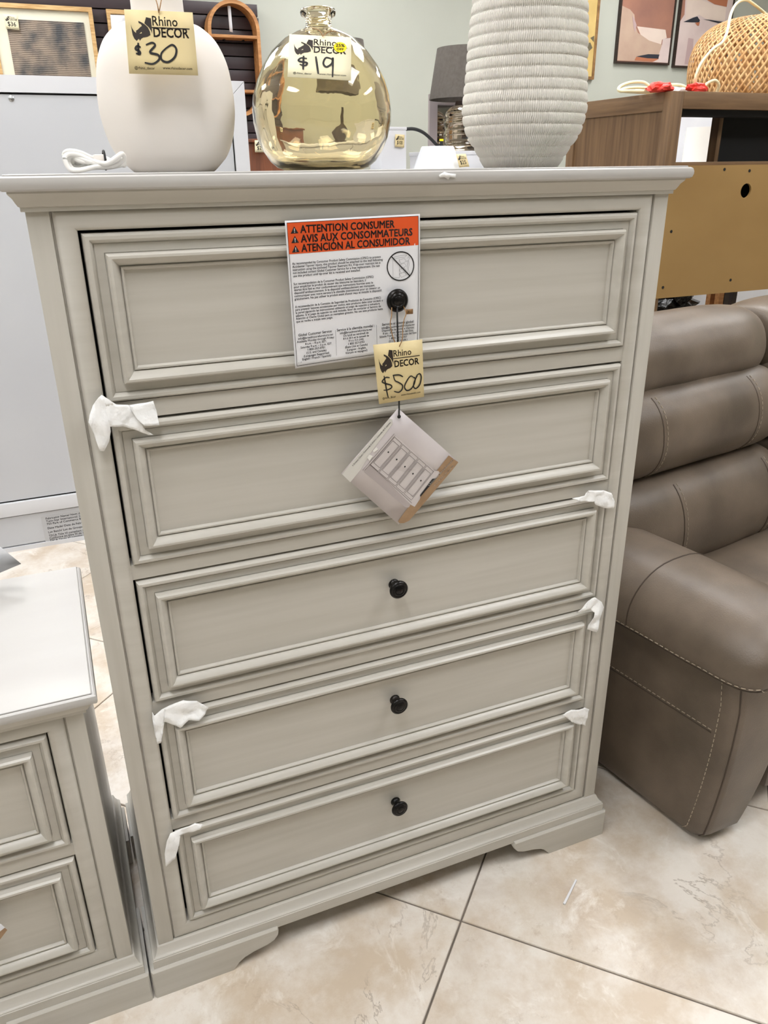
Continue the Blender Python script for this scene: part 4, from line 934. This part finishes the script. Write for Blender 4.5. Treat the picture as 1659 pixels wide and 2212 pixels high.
bx('cabinet_inside', 'black', t, cx0+.03, cx1-.03, yf+.05, yf+.06, zbd+.021, zsh-.019)
# ---- woven bamboo pendant on the cabinet
bc = on(1637,118,1,yf+.33); R_ = .262; Hh = on(1637,37,1,yf+.33).z-zt; bc.z = zt
t = thing('bamboo_pendant', 'woven bamboo dome pendant lamp lying on the oak cabinet', 'pendant lamp', bc)
def dome(u, a, rr=1):
    ph = -.62+u*(PI/2+.62-.12)                     # from below the waist up to near the crown
    r = R_*rr*abs(math.cos(ph))**.62; z = Hh*(.42+.585*rr*spow(math.sin(ph), .85)) if ph > 0 else Hh*(.42+.74*math.sin(ph)*rr)
    return bc+Vector((r*math.cos(a), r*math.sin(a), max(.008, z)))
mb = MB(); NS = 64
for fam in (1, -1):
    for k in range(NS):
        vs = []; n = 22
        for i in range(n+1):
            u = i/n; a = 2*PI*k/NS+fam*u*1.15; wd = .0062*(1-.45*u)/R_
            off_ = 1+.006*fam*math.sin(i*PI*1.0)+ (.004 if fam > 0 else 0)
            vs += [dome(u, a-wd, off_), dome(u, a+wd, off_)]
        mb.add(vs, [(2*i, 2*i+1, 2*i+3, 2*i+2) for i in range(n)])
sh = obj('woven_shell', mb, 'bamboo', t, smooth=60, solid=.001, recalc=False); sh['kind'] = 'stuff'
mb = MB()
for fam in (1, -1):
    for k in range(40):
        vs = []; n = 18
        for i in range(n+1):
            u = i/n; a = 2*PI*(k+.5)/40+fam*u*.9; wd = .007*(1-.4*u)/R_; vs += [dome(u, a-wd, .93), dome(u, a+wd, .93)]
        mb.add(vs, [(2*i, 2*i+1, 2*i+3, 2*i+2) for i in range(n)])
sh = obj('inner_lining', mb, 'bamboo', t, smooth=60, recalc=False); sh['kind'] = 'stuff'
mb = MB(); mb.lathe([(.001,0),(.03,0),(.03,.012),(.012,.02),(.001,.021)], bc+Vector((0,0,Hh-.006)), 20); obj('crown_cap', mb, 'bamboo', t)
top = bc+Vector((-.005,-.01,Hh+.012))
mb = MB(); path = [top]+[c(u, v, yf+y) for u, v, y in ((1632,12,.30),(1612,0,.26),(1592,7,.20),(1579,30,.12),(1571,68,.06),(1560,92,.045),(1540,106,.04),(1516,135,.04),(1503,165,.04),(1503,184,.045))]
p_ = c(1512,194,yf+.05); p_.z = zt+.007; path += [p_]+[c(u, v, yf+.06) for u, v in ((1528,180),(1545,174),(1553,184))]; p_ = c(1549,197,yf+.07); p_.z = zt+.007; path += [p_]
mb.tube(smoothline(path, 6), .0052, 8); obj('cord', mb, 'cord_cream', t, smooth=60)
t = thing('cable_coil', 'loose cream cable loops on the left end of the oak cabinet', 'cable', on(1370,200,1,yf+.3))
for k, P in enumerate(([(1338,200),(1346,186),(1370,177),(1392,178),(1402,194),(1390,203),(1360,204)], [(1342,204),(1360,190),(1390,188),(1425,194),(1430,202),(1385,204)], [(1350,206),(1372,196),(1400,192),(1440,184),(1465,185),(1475,196),(1440,202),(1400,205)])):
    pts = [on(u, v, 1, yf+.12+.05*k) for u, v in P]; pts = [Vector((p.x, p.y+.02*math.sin(i), max(p.z, zt+.006+.004*k))) for i, p in enumerate(pts)]
    mb = MB(); mb.tube(smoothline(pts, 6, True), .0055, 8, True); obj('cable_loop', mb, 'cord_cream', t, smooth=60)
def crumple(name, label, cat, m, u0, u1, v0, yy, zb_, dz, seed, dy=.08, parts=None):
    a, b_ = on(u0, v0, 1, yy), on(u1, v0, 1, yy); bm = bmesh.new(); bmesh.ops.create_icosphere(bm, subdivisions=3, radius=1)
    for v in bm.verts:
        n = 1+.45*noise.noise(v.co*1.7+Vector((seed,0,0)))+.22*noise.noise(v.co*4+Vector((seed,3,0))); co = v.co*n
        v.co = Vector(((a.x+b_.x)/2+co.x*(b_.x-a.x)/2, yy+co.y*dy, zb_+max(0, (co.z+.7)/1.7*dz)))
    mb = MB(); mb.bm(bm); return tag(obj(name, mb, m, None, smooth=25), label, cat)
crumple('plastic_wrapper', 'crumpled red plastic wrapper between the cream cables and bamboo pendant', 'wrapper', 'red', 1403, 1446, 195, yf+.07, zt+.001, on(1430,178,1,yf+.07).z-zt, 4, .04)
crumple('plastic_wrapper', 'crumpled white and pink wrapper beside the red wrapper on the cabinet', 'wrapper', 'wrap', 1446, 1480, 195, yf+.16, zt+.001, .026, 9, .04)
crumple('plastic_wrapper', 'small red wrapper tucked under the bamboo pendant cord', 'wrapper', 'red', 1486, 1524, 195, yf+.03, zt+.001, .028, 13, .022)
# ---- white lamp seen through the open shelf
A = on(1508,349,1,2.6)
t = thing('white_sideboard', 'white sideboard seen through the open shelf of the oak cabinet', 'sideboard', (A.x+.1, 2.75, 0)); bx('body', 'white_lac', t, A.x-.35, A.x+.6, 2.45, 2.95, .06, 1.33, .004); bx('top', 'white_lac', t, A.x-.37, A.x+.62, 2.43, 2.97, 1.33, 1.355, .004); bx('plinth', 'white_lac', t, A.x-.3, A.x+.55, 2.5, 2.9, 0, .06)
t = thing('table_lamp', 'white drum-shaded lamp seen through the open shelf of the oak cabinet', 'lamp', (A.x, 2.6, 1.355))
mb = MB(); mb.lathe([(.001,0),(.06,0),(.06,.008),(.01,.012),(.01,.10),(.001,.1)], (A.x,2.6,1.355), 24); obj('base', mb, 'steel', t)
drum(Vector((A.x,2.6,0)), .085, .081, 1.372, on(1508,275,1,2.6).z, 'shade_white', t)
A = on(1470,240,1,2.85); B = on(1600,240,1,2.85); t = thing('white_canvas', 'pale blank canvas behind the white drum-shaded lamp', 'canvas', ((A.x+B.x)/2, 2.87, 1.355)); bx('face', 'paper', t, A.x-.1, B.x, 2.85, 2.87, 1.355, 1.66, .002); bx('stretcher', 'pale_wood', t, A.x-.09, B.x-.01, 2.87, 2.89, 1.365, 1.65)
# ---- clutter glimpsed below the golden board
A = on(1490,650,1,2.2); zt2 = A.z-.05
t = thing('black_table', 'black table glimpsed beneath the oak cabinet', 'table', (A.x, 2.2, 0)); bx('top', 'black', t, A.x-.55, A.x+.02, 2.03, 2.38, zt2-.03, zt2, .003)
for x in (A.x-.52, A.x-.04):
    for y in (2.05, 2.32): bx('leg', 'black', t, x, x+.04, y, y+.04, 0, zt2-.03)
crumple('plastic_bag', 'crumpled shiny black plastic bag on the black table', 'bag', 'black_plastic', 1385, 1490, 640, 2.2, zt2, .13, 2, .14)
A = on(1543,640,1,2.12)
t = thing('wooden_stool', 'stool with tan and dark legs glimpsed beneath the oak cabinet', 'stool', (A.x+.1, 2.1, 0))
bx('seat', 'frame_dark', t, A.x-.02, A.x+.2, 2.08, 2.18, .86, .885, .003)
bx('leg', 'shelf_wood', t, A.x, A.x+.03, 2.085, 2.115, 0, .86); bx('leg', 'frame_dark', t, A.x+.034, A.x+.066, 2.085, 2.115, 0, .86); bx('leg', 'shelf_wood', t, A.x, A.x+.03, 2.145, 2.175, 0, .86); bx('leg', 'frame_dark', t, A.x+.15, A.x+.18, 2.145, 2.175, 0, .86)
price_tag('tiny pale price tag glimpsed beneath the oak cabinet', on(1528,621,1,2.2), on(1543,620,1,2.2), on(1542,632,1,2.2), on(1528,632,1,2.2), None, .03, m='tag_pale', logo=False)
A = on(1570,618,1,3.2); B = on(1800,618,1,3.2); zt3 = on(1600,600,1,3.2).z
t = thing('white_dresser', 'white panelled dresser glimpsed beneath the golden board', 'dresser', ((A.x+B.x)/2, 3.4, 0)); bx('body', 'white_lac', t, A.x, B.x, 3.2, 3.6, .05, zt3, .004); bx('top', 'white_lac', t, A.x-.02, B.x+.02, 3.17, 3.62, zt3, zt3+.025, .004); bx('plinth', 'white_lac', t, A.x+.02, B.x-.02, 3.22, 3.58, 0, .05)
for k in range(2):
    w_ = (B.x-A.x)/2
    for (za, zb2) in ((.36, zt3-.02), (.08, .34)):
        mb = MB(); mb.rectprof(A.x+.02+w_*k, A.x+w_*(k+1)-.01, za, zb2, [(0,0),(0,.012),(.02,.014),(.028,.008),(.03,.004)], 3.2, True); obj('drawer_front', mb, 'white_lac', t)
# ================================================================== SMALL TAGS AT THE NIGHTSTAND
nt = .6345+.0392
q = Quad(on(-75,1235,2,nt+.075), on(-8,1174,2,nt+.075), on(46,1218,2,nt+.006+.04), on(-60,1262,2,nt+.004))
t = thing('price_card', 'grey store card reading $19.00 standing on the low bedside cabinet', 'price card', q.BL)
obj('card', q.sheet(2,2), 'label_grey', t, solid=.0005); mb = MB(); zz = q.affine([(-75,1235),(-8,1174),(46,1218),(-60,1262)])
r0_, r1_ = zz(-20,1232), zz(30,1206); rot = math.atan2(r1_[1]-r0_[1], r1_[0]-r0_[0])
q.text(mb, 'Day Pat', *zz(-10,1214), .007, .0006, .01, rot=rot); q.text(mb, '$19.00', *zz(3,1219), .0085, .0006, .02, rot=rot); q.stroke(mb, [zz(12,1222), zz(25,1216)], .0012, .0006, False)
obj('print', mb, 'ink', t, smooth=0, recalc=False)
q = Quad(c(-30,1990,-.02), c(2,1996,-.02), c(16,2008,-.02), c(-25,2062,-.02))
t = thing('hang_tag', 'white tag corner hanging on the low bedside cabinet drawer', 'tag', q.BL); obj('card', q.sheet(2,2), 'paper', t, solid=.0005)
mb = MB(); q.rect(mb, q.W*.45, q.H*.6, q.W, q.H, .0006, 1); obj('brown_print', mb, 'card_floor', t)
bpy.data.objects.remove(_to); bpy.data.curves.remove(_tc)
